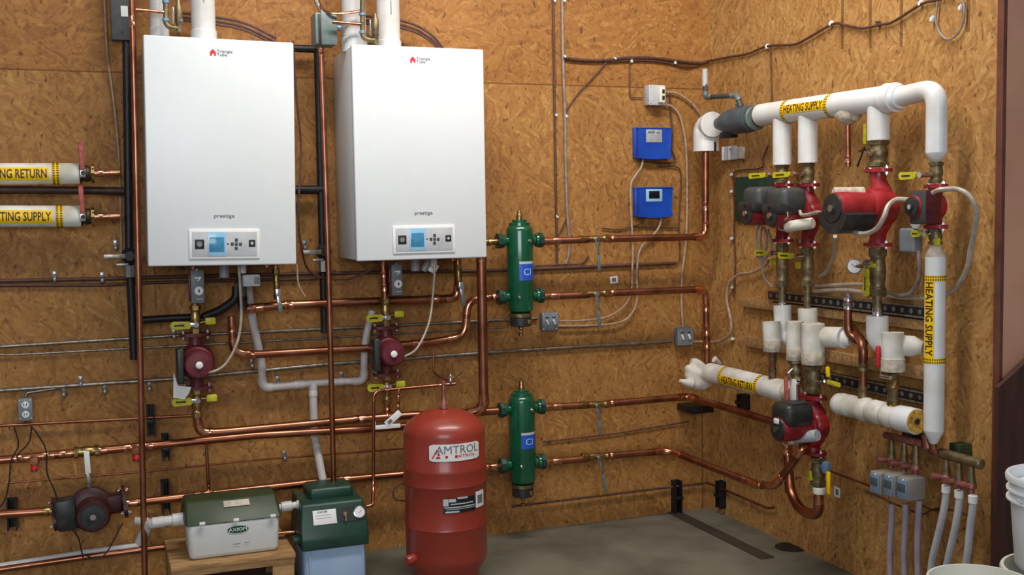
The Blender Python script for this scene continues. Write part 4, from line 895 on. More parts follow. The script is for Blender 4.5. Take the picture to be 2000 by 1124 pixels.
obj('skirt', MB().lathe(M, [(R_ * .78, 0), (R_ * .8, .004), (R_ * .8, zb + .01), (R_ * .78, zb + .02)], 48, cap=False), 'tank_red', t)
obj('neck', MB().lathe(M @ Matrix.Translation((0, 0, zt - .004)), [(.02, 0), (.018, .008), (.013, .014), (.011, .05), (.009, .055), (.009, .12)], 18), 'rose_brass', t)
obj('air_valve_boss', MB().lathe(frame(tc_ + V((-R_ * .93, -.06, z(1075))), (-1, -.45, -.05)), [(.022, -.04), (.024, .03), (.019, .042), (.01, .045)], 20), 'tank_red', t)
cable('tubing', 'looped thin tube behind the left side of the red tank', [b(795, 944, .5), b(778, 948, .5), b(768, 962, .5), b(772, 976, .5), b(795, 980, .5)], .004, 'cable_brown', 'tube')
cax = CAM - tc_; a0_ = math.atan2(cax.y, cax.x)
def tmap(px, dz0): 
    return None
def tank_th(px):   # angle on the shell seen at this pixel column
    off = (px - 871) / 79.5; return a0_ + math.asin(max(-.99, min(.99, off)))
def tank_patch(n, px0, px1, y0, y1, material, parent, lift=.0015, slope=0.0, rnd=0):
    th0, th1 = tank_th(px0), tank_th(px1); zz0, zz1 = z(y1) + .012, z(y0) + .012; vs = []; fs = []; N = 16
    for k in range(N + 1):
        th = th0 + (th1 - th0) * k / N
        for rr in (R_ + lift, R_ + lift * .2):
            e = .006 if (rnd and (k == 0 or k == N)) else 0
            for zz in (zz0 + e, zz1 - e): vs.append(tc_ + V((math.cos(th) * rr, math.sin(th) * rr, zz)))
    for k in range(N):
        a = 4 * k; c = a + 4; fs += [(a, c, c + 1, a + 1), (a + 1, c + 1, c + 3, a + 3), (a + 2, a + 3, c + 3, c + 2), (a, a + 2, c + 2, c)]
    fs += [(0, 1, 3, 2), (4 * N, 4 * N + 2, 4 * N + 3, 4 * N + 1)]
    return obj(n, MB().add(I4, vs, fs), material, parent)
lb = tank_patch('brand_label', 842, 935, 858, 890, 'label_white', t, .002, rnd=1)
thm = tank_th(897)
def lm(pxc, yc, lift=.0032):
    th = tank_th(pxc); zz = z(yc) + .012
    return lambda x, y: tc_ + V((math.cos(th + x / R_) * (R_ + lift), math.sin(th + x / R_) * (R_ + lift), zz + y))
obj('brand_text', MB().text(I4, 'AMTROL', .036, fmap=lm(897, 869), bold=.0, sx=1.0), 'ink_grey', lb)
g = lm(856, 876); mb = MB(); 
for q in ([(-.022, -.018), (-.016, -.018), (.006, .02), (.0, .02)], [(-.006, -.018), (.016, -.018), (.012, -.01), (.0, -.01)], [(.002, -.008), (.014, -.006), (.01, .008), (.006, .006)]):
    mb.add(I4, [g(*p) for p in q], [(0, 1, 2, 3)])
obj('brand_emblem', mb, 'ink_red', lb, 'red triangular emblem')
g = lm(895, 881); mb = MB().add(I4, [g(x, y) for x, y in ((-.052, -.006), (0, -.006), (0, .004), (-.052, .004))], [(0, 1, 2, 3)]); obj('red_bar', mb, 'ink_red', lb)
obj('small_text', MB().text(I4, 'EXTROL', .012, fmap=lm(910, 881), bold=.02, sx=1.6), 'ink_red', lb)
rp2 = tank_patch('rating_plate', 866, 927, 960, 988, 'ink_black', t, .002)
for (pa, pb, ya, yb2) in ((866, 876, 961, 974), (877, 890, 961, 967), (893, 912, 959, 962), (868, 925, 976, 978), (872, 926, 980, 981), (870, 896, 984, 987), (880, 922, 970, 972)): tank_patch('plate_print', pa, pb, ya, yb2, 'box_light', rp2, .003)
rp3 = tank_patch('barcode_label', 928, 943, 955, 985, 'label_white', t, .002); tank_patch('label_print', 931, 940, 962, 978, 'ink_grey', rp3, .003)

# ------------------------------------------------------------------ feeder with green head
fa = b(571, 1124, .42); ff = .45
t0 = b(645, 1040, ff); Wf = b(717, 1040, ff).x - b(590, 1040, ff).x
fx = (b(717, 1040, ff).x + b(590, 1040, ff).x) / 2
t = thing('glycol_feeder', 'feeder with dark green head and translucent pale blue tank, left of the red tank', 'feeder', V((fx, -.3, 0)))
zt_ = b(650, 1055, ff).z; F = FB(V((fx, -ff, zt_)))
obj('reservoir', MB().box(F, (0, -zt_ / 2 + .0, -.14), (Wf * .97, zt_, .27), .022, 3), 'feeder_blue', t)
mb = MB()
for s_ in (-.62, -.52, .86): mb.box(F, (Wf / 2 * s_, -zt_ / 2, -.004), (.006, zt_ * .9, .008), .003)
obj('tank_rib', MB().box(F, (Wf / 2 * -.78, -zt_ / 2, -.004), (.008, zt_ * .95, .012), .003), 'feeder_blue', t)
obj('tank_rib', MB().box(F, (Wf / 2 * .86, -zt_ / 2, -.004), (.008, zt_ * .95, .012), .003), 'feeder_blue', t)
# head: stepped wedge, profile in (z out, y up), extruded across
yt = b(650, 985, .38).z - zt_; yk = b(650, 962, .22).z - zt_
hw_ = Wf / 2 * 1.03
def wedge(prof, x0, x1, tap=.0):
    vs = []; n = len(prof); vs += [(x0 + tap * (p[1] > .06), p[1], p[0]) for p in prof] + [(x1 - tap * (p[1] > .06), p[1], p[0]) for p in prof]
    return vs, [tuple(range(n)), tuple(reversed(range(n, 2 * n)))] + [(i, n + i, n + (i + 1) % n, (i + 1) % n) for i in range(n)]
prof = [(.014, -.035), (.014, .012), (.006, .04), (.0, .055), (-.035, .150), (-.05, .158), (-.28, .165), (-.28, -.035)]
vs, fs = wedge(prof, -hw_, hw_, .012)
bmh = bmesh.new(); vv = [bmh.verts.new(p) for p in vs]; [bmh.faces.new([vv[i] for i in f]) for f in fs]; bmesh.ops.recalc_face_normals(bmh, faces=bmh.faces); bmesh.ops.bevel(bmh, geom=list(bmh.edges), offset=.007, segments=3, affect='EDGES', profile=.5); bmh.verts.index_update()
hd = obj('head', MB().add(F, [v.co.copy() for v in bmh.verts], [[v.index for v in f.verts] for f in bmh.faces]), 'green_dark', t); bmh.free()
obj('raised_housing', MB().box(F, (.01, .176, -.18), (Wf * .7, .06, .17), .02, 4), 'green_dark', t)
tl = math.degrees(math.atan2(.035, .095)); SF = F @ Matrix.Translation((0, .1, -.0165)) @ Matrix.Rotation(math.radians(-tl), 4, 'X')
sk_ = obj('front_sticker', MB().box(SF, (-Wf * .14, -.002, .002), (Wf * .36, .062, .002), .001), 'label_white', hd)
obj('sticker_text', MB().text(SF @ Matrix.Translation((-Wf * .17, .02, .0032)), 'AXIOM', .010, bold=.02).box(SF, (-Wf * .16, .006, .0034), (Wf * .24, .0015, .0005)).box(SF, (-Wf * .16, -.006, .0034), (Wf * .24, .0015, .0005)), 'ink_grey', sk_)
# gauge window
pts = [(.052 + math.cos(a) * .031 if math.cos(a) > 0 else math.cos(a) * .031 - .014, math.sin(a) * .031) for a in [2 * math.pi * k / 32 for k in range(32)]]
wn = obj('gauge_recess', MB().prism(SF @ Matrix.Translation((Wf * .22, .0, 0)), pts, 0, .003), 'black_plastic', hd)
gm = SF @ Matrix.Translation((Wf * .22 + .05, .002, .003)); obj('gauge_bezel', MB().lathe(gm, [(.023, 0), (.026, .002), (.026, .006), (.023, .007)], 28), 'chrome', wn); obj('gauge_dial', MB().lathe(gm, [(.022, .004), (.022, .0072)], 28), 'label_white', wn)
obj('gauge_needle', MB().box(roll(gm, 40), (.004, 0, .0078), (.016, .0015, .0006)), 'ink_black', wn)
hk = SF @ Matrix.Translation((Wf * .22 - .012, .0, .003)); obj('switch_key', MB().lathe(hk, [(.011, 0), (.011, .006), (.006, .01)], 16).box(hk, (0, -.016, .008), (.008, .03, .006), .002), 'bronze', wn)
obj('side_lug', MB().box(F, (-Wf / 2 - .014, .005, -.05), (.04, .03, .05), .008), 'green_dark', t)
# ------------------------------------------------------------------ neutraliser box on the wooden stand
nd = .46
xa, xb = b(366, 1060, nd).x, b(548, 1050, nd).x; zt2 = b(450, 1016, nd).z; zb2 = b(455, 1088, nd).z; xm = (xa + xb) / 2; W = xb - xa
t = thing('neutralizer_box', 'white plastic tank with a dark olive green lid on the wooden stand', 'box', V((xm, -nd + .12, zb2)))
F = FB(V((xm, -nd, zb2)))
H = zt2 - zb2
bm_ = bmesh.new(); bmesh.ops.create_cube(bm_, size=1)
for v in bm_.verts:
    k = 1.0 if v.co.z > 0 else .96; v.co = V((v.co.x * W * k, (v.co.z + .5) * H, -.11 + v.co.y * .22 * k))
bmesh.ops.recalc_face_normals(bm_, faces=bm_.faces); bmesh.ops.bevel(bm_, geom=list(bm_.edges), offset=.022, segments=4, affect='EDGES', profile=.5); bm_.verts.index_update()
obj('tub', MB().add(F, [v.co.copy() for v in bm_.verts], [[v.index for v in f.verts] for f in bm_.faces]), 'bin_white', t); bm_.free()
bm_ = bmesh.new(); bmesh.ops.create_cube(bm_, size=1); HL = .085
for v in bm_.verts:
    tp_ = v.co.z > 0; fr_ = v.co.y > 0; k = .985 if tp_ else 1.05
    v.co = V((v.co.x * W * k, H - .012 + (v.co.z + .5) * HL, (.008 if not tp_ else -.085) if fr_ else (-.235 if not tp_ else -.225)))
bmesh.ops.recalc_face_normals(bm_, faces=bm_.faces); bmesh.ops.bevel(bm_, geom=list(bm_.edges), offset=.012, segments=3, affect='EDGES', profile=.5); bm_.verts.index_update()
ld = obj('lid', MB().add(F, [v.co.copy() for v in bm_.verts], [[v.index for v in f.verts] for f in bm_.faces]), 'green_lid', t); bm_.free()
obj('lid_label', MB().box(F @ Matrix.Translation((W * .05, H - .012 + HL * .76, -.058)) @ Matrix.Rotation(math.radians(-47.6), 4, 'X'), (0, 0, 0), (W * .28, .03, .003)), 'mastic', ld)
for x in (-.34, 0.02, .42): obj('lid_clip', MB().box(F, (W * x, H - .0, .012), (.024, .012, .012), .003), 'label_white', t)
eb = obj('brand_oval', MB().prism(F @ Matrix.Translation((W * .04, H * .72, 0)), [(.043 * math.cos(2 * math.pi * k / 32), .015 * math.sin(2 * math.pi * k / 32)) for k in range(32)], -.001, .0015), 'green_enamel', t, 'green oval emblem')
obj('brand_text', MB().text(F @ Matrix.Translation((W * .04, H * .72, 0)), 'AXIOM', .014, .0022, bold=.02, sx=1.25), 'label_white', eb)
obj('small_print', MB().box(F, (W * .02, H * .33, .0008), (.03, .003, .0008)).box(F, (W * .13, H * .335, .0008), (.022, .002, .0008)), 'ink_grey', t)
def pvc_stub(lbl, L, rr, sec):
    t = thing('pvc_fitting', lbl, 'fitting', L[0], 'white fittings at the neutralizer box'); path, _ = fillet(L, .03); obj('tube', MB().tube(path, rr, 20), 'pvc', t)
    for (i, q, ln, k) in sec:
        a, c = L[i], L[i + 1]; d = (c - a).normalized(); m0 = a + (c - a) * q; obj('union', MB().lathe(frame(m0 - d * ln / 2, d), [(rr, 0), (rr * k, .003), (rr * k, ln - .003), (rr, ln)], 12), 'pvc', t)
pvc_stub('white plastic elbow and union entering the left side of the lidded tank', [b(273, 1060, .25), b(290, 1026, .3), b(300, 1022, .33), b(358, 1014, .33)], .021, ((2, .15, .05, 1.12), (2, .82, .05, 1.3)))
pvc_stub('white plastic union between the lidded tank and the feeder', [b(545, 992, .33), b(625, 980, .33)], .015, ((0, .18, .05, 1.5), (0, .5, .03, 1.35)))
pipe('copper_stub', 'short copper stub glimpsed between the tank and the feeder', 'pipe', bl([(540, 1043), (575, 1040)], .3), .008, 'copper_bright', elbow=None)
pipe('copper_stub', 'grey plastic end by the left fitting of the lidded tank', 'pipe', bl([(262, 1018), (290, 1020)], .24), .017, 'pvc_grey', elbow=None)
sd = .50; xa, xb = b(333, 1100, sd).x, b(577, 1095, sd).x; xm = (xa + xb) / 2; W = xb - xa; ztop = zb2 - .0
t = thing('wooden_stand', 'rough wooden stand with a dark open front under the white tank', 'stand', V((xm, -.28, 0))); F = FB(V((xm, -sd, 0)))
obj('top_board', MB().box(F, (0, ztop - .011, -.2), (W, .022, .42), .002), 'lumber', t)
obj('front_rail', MB().box(F, (0, ztop - .035, -.012), (W * .99, .026, .03), .002), 'lumber', t)
for s_ in (-1, 1):
    obj('post', MB().box(F, (s_ * (W / 2 - .05), (ztop - .045) / 2, -.02), (.09, ztop - .045, .038), .003), 'lumber', t)
    obj('post', MB().box(F, (s_ * (W / 2 - .05), (ztop - .022) / 2, -.385), (.09, ztop - .022, .038), .003), 'lumber', t)
obj('side_panel', MB().box(F, (-W / 2 + .008, (ztop - .022) / 2, -.2), (.014, ztop - .03, .34), .001), 'lumber', t)
obj('back_panel', MB().box(F, (0, (ztop - .022) / 2, -.36), (W * .7, ztop - .03, .012), .001), 'dark_brown', t)
# ================================================================== right wall manifold
XD = .13
def R2(x, y, d=XD): return r(x, y, d)
def ins(lbl, pts, rad, material='jacket', bend=.05, name='insulated_pipe', g=None, extra=None, n=36, cat='pipe'):
    t = thing(name, lbl, cat, pts[0], g); path, _ = fillet(pts, bend) if len(pts) > 2 else (pts, 0)
    if isinstance(rad, list): path = pts
    obj('jacket', MB().tube(path, rad, n), material, t)
    return t
def seam_ring(t, p, d, R_, w_=.012, material='jacket', name='collar'): obj(name, MB().lathe(frame(p, d), [(R_, -w_), (R_ + .004, -w_ + .002), (R_ + .004, w_ - .002), (R_, w_)], 36), material, t)
ha, hb_, hc = R2(1487, 228), R2(1745, 189), R2(1830, 185)
hdir = V((0, -1, 0)); hz = (ha.z + R2(1640, 205).z + hb_.z) / 3
ha.z = hz + .008; hb_.z = hz - .004
RH = .0515
t = thing('supply_header', 'thick white insulated heating supply header running along the right wall', 'pipe', ha)
obj('jacket', MB().tube([ha, ha + (hb_ - ha) * .3, ha + (hb_ - ha) * .7, hb_], RH, 48), 'jacket', t)
ax = (hb_ - ha).normalized(); s_of = lambda px: (R2(px, 200).y - ha.y) / ax.y
label_on_pipe(t, ha, ax, V((-1, 0, 0)), V((0, 0, 1)), RH, s_of(1545), s_of(1630), 'HEATING SUPPLY', .034, th=4, half=22, bands=[s_of(1545) - .012, s_of(1630) - .01], bw_=.02)
seam_ring(t, hb_, ax, RH + .002, .02, 'jacket', 'end_collar')
obj('end_lip', MB().tube([hb_ - ax * .03 + V((0, 0, .0)), hb_ + ax * .045], [RH + .008, RH - .006], 36), 'jacket', t)
he = R2(1832, 190); RV = .0385
e0 = R2(1830, 186); e0.z = hz + .005
bot = R2(1831, 298)
t = thing('insulated_elbow', 'white insulated elbow turning down at the right end of the supply header', 'pipe', hb_)
path, _ = fillet([hb_ + ax * .03, V((e0.x, e0.y, e0.z)), V((e0.x, e0.y, bot.z))], .07)
obj('jacket', MB().tube(path, RV, 40), 'jacket', t)
p = V((e0.x, e0.y, bot.z)); obj('cone_end', MB().lathe(frame(p, (0, 0, -1)), [(RV, 0), (RV * .96, .006), (RV * .45, .034), (RV * .3, .036)], 36), 'jacket', t)
chD = V((e0.x, e0.y, bot.z - .034))
# drops
def drop(lbl, px, y1, R_, g='insulated drops below the supply header'):
    q = R2(px, 230); q.z = hz; c = R2(px, y1); c.y = q.y; t = thing('insulated_drop', lbl, 'pipe', c, g)
    obj('jacket', MB().tube([V((q.x, q.y, hz - .02)), c], R_, 36), 'jacket', t); obj('cut_edge', MB().lathe(frame(c, (0, 0, -1)), [(R_ * 1.0, -.003), (R_ * 1.0, .002), (R_ * .55, .003)], 32), 'mastic', t); return c
cA = drop('leftmost white insulated drop under the supply header', 1528, 322, .0425)
cB = drop('second white insulated drop under the supply header', 1578, 318, .0425)
cC = drop('short white insulated drop above the big red pump', 1716, 274, .044)
pipe('copper_pipe', 'capped copper stub hanging from the header left of the big red pump', 'pipe', [R2(1655, 225, XD), R2(1656, 326, XD)], .0125, 'copper', elbow=None, couplings=((0, .85, .03),), cmat='copper_bright')
obj_m = ins('white lumpy mastic around the copper stub under the header', [R2(1640, 222), R2(1657, 224), R2(1672, 220)], [.03, .046, .034], 'mastic', name='mastic_lump', cat='insulation')
# left end: air separator, elbow, black pipe
t = thing('air_separator', 'dark grey flanged air separator at the corner end of the supply header', 'separator', R2(1445, 234)); a = R2(1408, 246); c = R2(1470, 232); a.z = c.z = hz - .002
d = (c - a).normalized(); L = (c - a).length; M = frame(a, d)
obj('body', MB().lathe(M, [(.03, -.02), (.034, .0), (.045, .03), (.062, L * .35), (.064, L * .5), (.064, L - .03), (.06, L), (.04, L + .004)], 36), 'slate', t)
obj('foot', MB().box(I4, a + d * L * .25 + V((0, 0, -.062)), (.05, .09, .03), .004), 'iron', t)
obj('top_port', MB().cyl(frame(a + d * L * .6, (0, 0, 1)), .02, .04, .08, 16), 'slate', t)
obj('neck', MB().lathe(frame(c, d), [(.03, 0), (.03, .05), (.036, .055), (.036, .085), (.03, .09)], 24), 'bronze', t)
obj('ring', MB().lathe(frame(c + d * .015, d), [(.054, 0), (.058, .004), (.058, .016), (.054, .02)], 32), 'box_green', t)
pe = b(1379, 262, SD)
el = thing('insulated_elbow', 'white plastic jacketed elbow in the room corner, notched open at the bottom', 'pipe', V((pe.x, pe.y, b(1379, 296, SD).z)))
q0 = V((pe.x, pe.y, b(1379, 296, SD).z)); q1 = V((pe.x, pe.y, hz)); q2 = a + d * .02
path, _ = fillet([q0, q1, V((a.x, q1.y - .075, hz))], .1)
nP = len(path); obj('jacket', MB().tube(path, [.066 - .012 * i / (nP - 1) for i in range(nP)], 36), 'jacket', el)
obj('rim', MB().lathe(frame(path[-1], (path[-1] - path[-2])), [(.05, -.012), (.062, -.01), (.063, .008), (.048, .01)], 36), 'jacket', el)
obj('notch', MB().box(FB(q0 + V((.012, -.066, .02))), (0, 0, 0), (.012, .05, .008), .003), 'black_plastic', el)
pipe('bypass_pipe', 'small grey and black plastic pipe with elbows above the air separator', 'pipe', [r(1377, 152, .14), r(1378, 190, .14), r(1440, 187, .14), r(1447, 210, .14)], .0125, 'black_grey', bend=.02, elbow='box_green', couplings=((1, .16, .02), (1, .85, .02)), cmat='steel', ewid=1.2)
one('pipe_end', MB().cyl(frame(r(1377, 186, .14), (0, 0, 1)), .0145, .045, .13, 18), 'box_light', 'pale upright pipe end above the corner elbow', 'pipe')
t = thing('terminal_block', 'small pale terminal block with a wire on the right wall under the corner elbow', 'block', r(1438, 300, 0)); M = FR(r(1440, 300, 0))
obj('base', MB().box(M, (0, 0, .015), (.14, .06, .03), .003), 'mastic', t)
for k in range(4): obj('connector', MB().box(M, (-.055 + k * .03, .002, .04), (.014, .07, .03), .004), 'label_white' if k % 2 == 0 else 'box_light', t)
cable('cable', 'thin tan wire from the terminal block toward the corner', [b(1397, 312, .1), b(1410, 303, .1), r(1425, 292, .05), r(1430, 292, .04)], .004, 'cable_tan')
cable('cable', 'brown wire meandering down the right wall beside the corner', rl([(1500, 285), (1490, 310), (1486, 328), (1440, 334), (1433, 345), (1433, 375), (1434, 420), (1434, 466), (1436, 520), (1433, 580)], .012), .004, 'cable_brown')
for l, x, y in (('uppermost white clip on the right wall beside the green board', 1433, 341), ('white clip on the right wall left of the green board', 1433, 374), ('white clip on the right wall below the green board', 1433, 466), ('white clip on the right wall above the lower wires', 1434, 561), ('white clip on the right wall above the insulated return pipe', 1434, 662)):
    p = r(x, y, 0); t = thing('cable_staple', l, 'staple', p, 'white cable staples'); obj('saddle', MB().box(FR(p), (0, 0, .012), (.018, .016, .02), .004), 'bucket_cream', t); obj('nail', MB().lathe(FR(p) @ Matrix.Translation((0, .006, .021)), [(.003, 0), (.003, .003)], 8), 'steel', t)
one('green_board', MB().box(FR(r(1485, 388, .01)), (0, 0, 0), (.42, .22, .02), .002), 'green_dark', 'dark green board on the right wall behind the black-topped pumps', 'board')
# ---- chain A and B : black-topped pumps
def chain(side, px, c, yv0, yfl, yfl2, ybr, boxw, g='black-topped pumps on the right wall'):
    v0 = V(c); v1 = R2(px, yfl - 4); v1.y = v0.y
    valve('pump_valve', 'brass valve with yellow lever above the %s black-topped pump' % side, v0, v1, .028, FR, 180, .15, .026, material='bronze', at=.55, out=.075, group='valves around the black-topped pumps')
    f0 = R2(px, yfl); f1 = R2(px, yfl2); f0.y = f1.y = v0.y; o = (f0 + f1) / 2; H = (f0.z - f1.z) / 2
    t, Q, z0 = circulator('circulator_pump', '%s red pump with a black terminal box on the right wall' % side, FR, o, H, .030, .060, .054, .17, 'pump_red_dark', box=(0, .068, .125, boxw, .10, .125), boxmat='black_grey', offs=.02, group=g, fw=.125)
    obj('white_knob', MB().box(Q, (0, .034, z0 + .17), (.035, .024, .02), .005), 'label_white', t)
    obj('box_base', MB().box(Q, (0, .028, .15), (boxw * .94, .05, .12), .012), 'black_plastic', t)
    v2 = V(f1) + V((0, 0, -.012)); v3 = R2(px, ybr); v3.y = v0.y
    valve('pump_valve', 'bronze valve with yellow lever below the %s black-topped pump' % side, v2, v3, .027, FR, 180, .13, .03, material='bronze', at=.22, out=.06, group='valves around the black-topped pumps', drain=(-.045, -.04, 0))
    return t, Q, z0, v3
tA, QA, zA, vA = chain('left', 1529, cA, 322, 362, 470, 562, .13)
tB, QB, zB, vB = chain('middle', 1579, cB, 320, 362, 478, 560, .14)
t = thing('capacitor', 'pale cylindrical capacitor under the middle black-topped pump', 'capacitor', R2(1560, 440, .26)); M = frame(R2(1538, 443, .27), R2(1588, 436, .22) - R2(1538, 443, .27)); L = (R2(1588, 436, .22) - R2(1538, 443, .27)).length
obj('can', MB().lathe(M, [(.022, 0), (.024, .004), (.024, L - .004), (.02, L)], 24), 'bucket_cream', t); obj('end_boot', MB().lathe(M, [(.016, -.006), (.0255, -.004), (.0255, .022), (.024, .024)], 24), 'mastic', t)
cable('cable', 'thin curled pink-grey lead from the middle pump box to the capacitor', [r(1538, 414, .3), r(1538, 425, .3), r(1528, 433, .3), r(1520, 441, .3), r(1524, 449, .3), r(1538, 450, .28)], .0035, 'cable_tan')
cable('flexible_conduit', 'short pale conduit linking the middle pump box to the big red pump', [r(1562, 412, .26), r(1566, 420, .26), r(1580, 419, .26), r(1596, 415, .28), r(1608, 417, .3)], .0075, 'flex', 'conduit')
for k, L in enumerate(([(1486, 436), (1478, 450), (1477, 480), (1480, 500), (1488, 510)], [(1489, 442), (1486, 460), (1486, 490), (1488, 520), (1494, 545), (1510, 562)], [(1492, 444), (1498, 460), (1497, 485), (1490, 500), (1488, 530)], [(1500, 448), (1505, 465), (1508, 485), (1500, 500), (1494, 506)])):
    cable('cable', ('leftmost', 'longest', 'inner', 'rightmost')[k] + ' of the grey cables hanging in a bundle under the left black-topped pump', rl(L, .18), .0048, 'cable_grey', group='grey cable bundle under the pumps')
# ---- chain C : big red pump
vc0 = V(cC); vc1 = R2(1717, 326); vc1.y = vc0.y
valve('pump_valve', 'large bronze valve above the big red pump', vc0, vc1, .037, FR, 180, 0, material='bronze', at=.5)
one('valve_grip', MB().box(FR(R2(1690, 262, .12)), (0, 0, 0), (.02, .085, .012), .005), 'yellow', 'yellow upright grip beside the short insulated drop', 'handle')
t = thing('tap', 'small brass tap with a lever left of the valve above the big red pump', 'valve', R2(1690, 300)); M = FR(R2(1696, 290))
obj('port', MB().rod(M @ V((.03, 0, 0)), M @ V((-.05, -.004, 0)), .01), 'brass', t); obj('lever', MB().box(roll(M, 60), (-.045, .012, .01), (.09, .006, .006), .002), 'iron', t); obj('cap', MB().cyl(frame(M @ V((-.025, -.075, 0)), (0, 0, -1)), .009, 0, .016, 12), 'brass', t)
f0 = R2(1718, 333); f1 = R2(1718, 478); f0.y = f1.y = vc0.y; o = (f0 + f1) / 2; H = (f0.z - f1.z) / 2
t, Q, z0 = circulator('circulator_pump', 'big bright red pump with a long motor on the right wall', FR, o, H, .033, .074, .064, .195, 'pump_red', offs=.022, fw=.125)
obj('motor_shoulder', MB().lathe(Q, [(.080, .02), (.084, .045), (.074, .075), (.066, .08)], 40), 'pump_red', t)
pts = []
for k in range(17): a = math.radians(190 + 155 * k / 16); pts.append((.092 * math.cos(a), .100 * math.sin(a)))
for k in range(17): a = math.radians(345 - 155 * k / 16); pts.append((.060 * math.cos(a), .060 * math.sin(a)))
vsn = MB(); n_ = len(pts); 
obj('control_housing', MB().prism(Q, pts, z0 + .055, z0 + .2), 'black_plastic', t)
obj('screw_mark', MB().box(Q, (-.01, -.03, z0 + .197), (.03, .012, .004), .001), 'steel', t)
obj('side_plug', MB().cyl(frame(Q @ V((-.07, -.02, .07)), Q.to_3x3() @ V((-1, 0, .2))), .012, -.01, .012, 16), 'copper_bright', t)
obj('rear_capacitor', MB().lathe(frame(Q @ V((-.03, .058, z0 + .17)), Q.to_3x3() @ V((.25, 0, -1))), [(.02, 0), (.024, .004), (.024, .12), (.02, .124)], 20), 'mastic', t, 'pale cylinder behind the motor')
v2 = V(f1) + V((0, 0, -.012)); v3 = R2(1717, 580); v3.y = v2.y
valve('pump_valve', 'tall bronze valve with a long yellow lever pointing down under the big red pump', v2, v3, .032, FR, -90, .135, .028, material='bronze', at=.3, out=.055)
t = thing('pressure_gauge', 'round white pressure gauge on a yellow-handled tap under the big red pump', 'gauge', R2(1668, 521)); G0 = R2(1669, 521, .17); M = frame(G0, (CAM - G0) + V((-.4, 0, .2)), (0, 0, 1))
obj('case', MB().lathe(M, [(.024, -.022), (.029, -.018), (.029, 0), (.031, .002), (.031, .008), (.026, .01)], 32), 'steel', t); obj('dial', MB().lathe(M, [(.026, .006), (.026, .0105)], 32), 'label_white', t); obj('needle', MB().box(roll(M, 50), (.006, 0, .0115), (.022, .002, .0008)), 'ink_black', t)
obj('stem', MB().rod(G0, R2(1712, 519, .13), .0085), 'brass', t); obj('tap_handle', MB().box(FR(R2(1702, 519, .16)), (0, 0, 0), (.05, .018, .014), .005).box(roll(FR(R2(1693, 521, .165)), 20), (0, 0, 0), (.03, .01, .01), .003), 'yellow', t)
# ---- chain D : small pump at the right
vd1 = R2(1825, 358); vd1.y = chD.y
valve('pump_valve', 'brass valve with a yellow lever above the small dark pump at the right', chD, vd1, .024, FR, 180, .115, .03, material='bronze', at=.62, out=.07)
f0 = R2(1825, 364); f1 = R2(1825, 443); f0.y = f1.y = chD.y; o = (f0 + f1) / 2; H = (f0.z - f1.z) / 2
t, Q, z0 = circulator('circulator_pump', 'small maroon pump with a dark square terminal box at the right end', FR, o, H, .026, .05, .042, .075, 'pump_red', offs=-.01, fw=.095)
obj('terminal_box', MB().box(Q, (.012, -.002, .05), (.085, .125, .075), .006), 'pump_maroon', t)
obj('front_plate', MB().box(Q, (.022, -.002, .09), (.075, .12, .006), .003), 'black_grey', t); obj('plate_mark', MB().box(roll(Q, 60), (0, -.02, .0935), (.03, .005, .001)), 'ink_black', t)
t = thing('wall_box', 'blue-grey conduit box with a white dial below the small pump', 'box', R2(1778, 490)); M = FR(R2(1779, 470, .1))
obj('case', MB().box(M, (0, 0, 0), (.085, .095, .05), .01, 3), 'box_grey', t); obj('dial_plate', MB().lathe(FR(R2(1789, 432, .14)) @ Matrix.Translation((0, 0, 0)), [(.0, -.012), (.03, -.01), (.03, .002), (.026, .004)], 20), 'label_white', t); obj('dial_hole', MB().lathe(FR(R2(1789, 432, .145)), [(.006, 0), (.006, .004)], 12), 'ink_black', t)
obj('nipple', MB().rod(R2(1785, 447, .1), R2(1789, 438, .13), .009), 'steel', t)
cable('flexible_conduit', 'grey conduit curving down and left from the blue-grey box', [r(1794, 490, .1), r(1796, 515, .1), r(1795, 545, .09), r(1780, 572, .07), r(1758, 578, .06), r(1735, 572, .05)], .0085, 'cable_grey', 'conduit')
valve('pump_valve', 'yellow handled valve under the small dark pump', V(f1) + V((0, 0, -.008)), V((f1.x, f1.y, R2(1825, 478).z)), .024, FR, 180, .075, .026, material='bronze', at=.3, out=.045, drain=(.012, -.028, 0))
cable('flexible_conduit', 'long pale flexible conduit looping right of the small pump and back to the wall', [r(1822, 377, .2), r(1836, 371, .2), r(1870, 370, .16), r(1895, 385, .14), r(1907, 415, .12), r(1904, 450, .1), r(1895, 490, .08), r(1890, 520, .07), r(1875, 552, .06), r(1850, 574, .05), r(1800, 583, .05), r(1735, 578, .05), r(1690, 572, .05), r(1650, 567, .05), r(1590, 569, .05)], .0095, 'flex', 'conduit')
cable('flexible_conduit', 'pale S-shaped conduit from the big pump housing to the small pump', [r(1668, 455, .3), r(1690, 457, .3), r(1712, 447, .3), r(1726, 425, .3), r(1735, 402, .28), r(1752, 390, .24), r(1782, 391, .22)], .0095, 'flex', 'conduit')
cable('flexible_conduit', 'pale conduit hanging beneath the big pump toward the lower bronze pipes', [r(1631, 462, .25), r(1630, 490, .18), r(1624, 512, .12), r(1612, 534, .08), r(1600, 541, .06)], .0085, 'flex', 'conduit')
cable('flexible_conduit', 'upper pale conduit lying along the wall below the pumps', rl([(1590, 559), (1620, 558), (1655, 556), (1690, 556), (1704, 559)], .05), .008, 'flex', 'conduit')
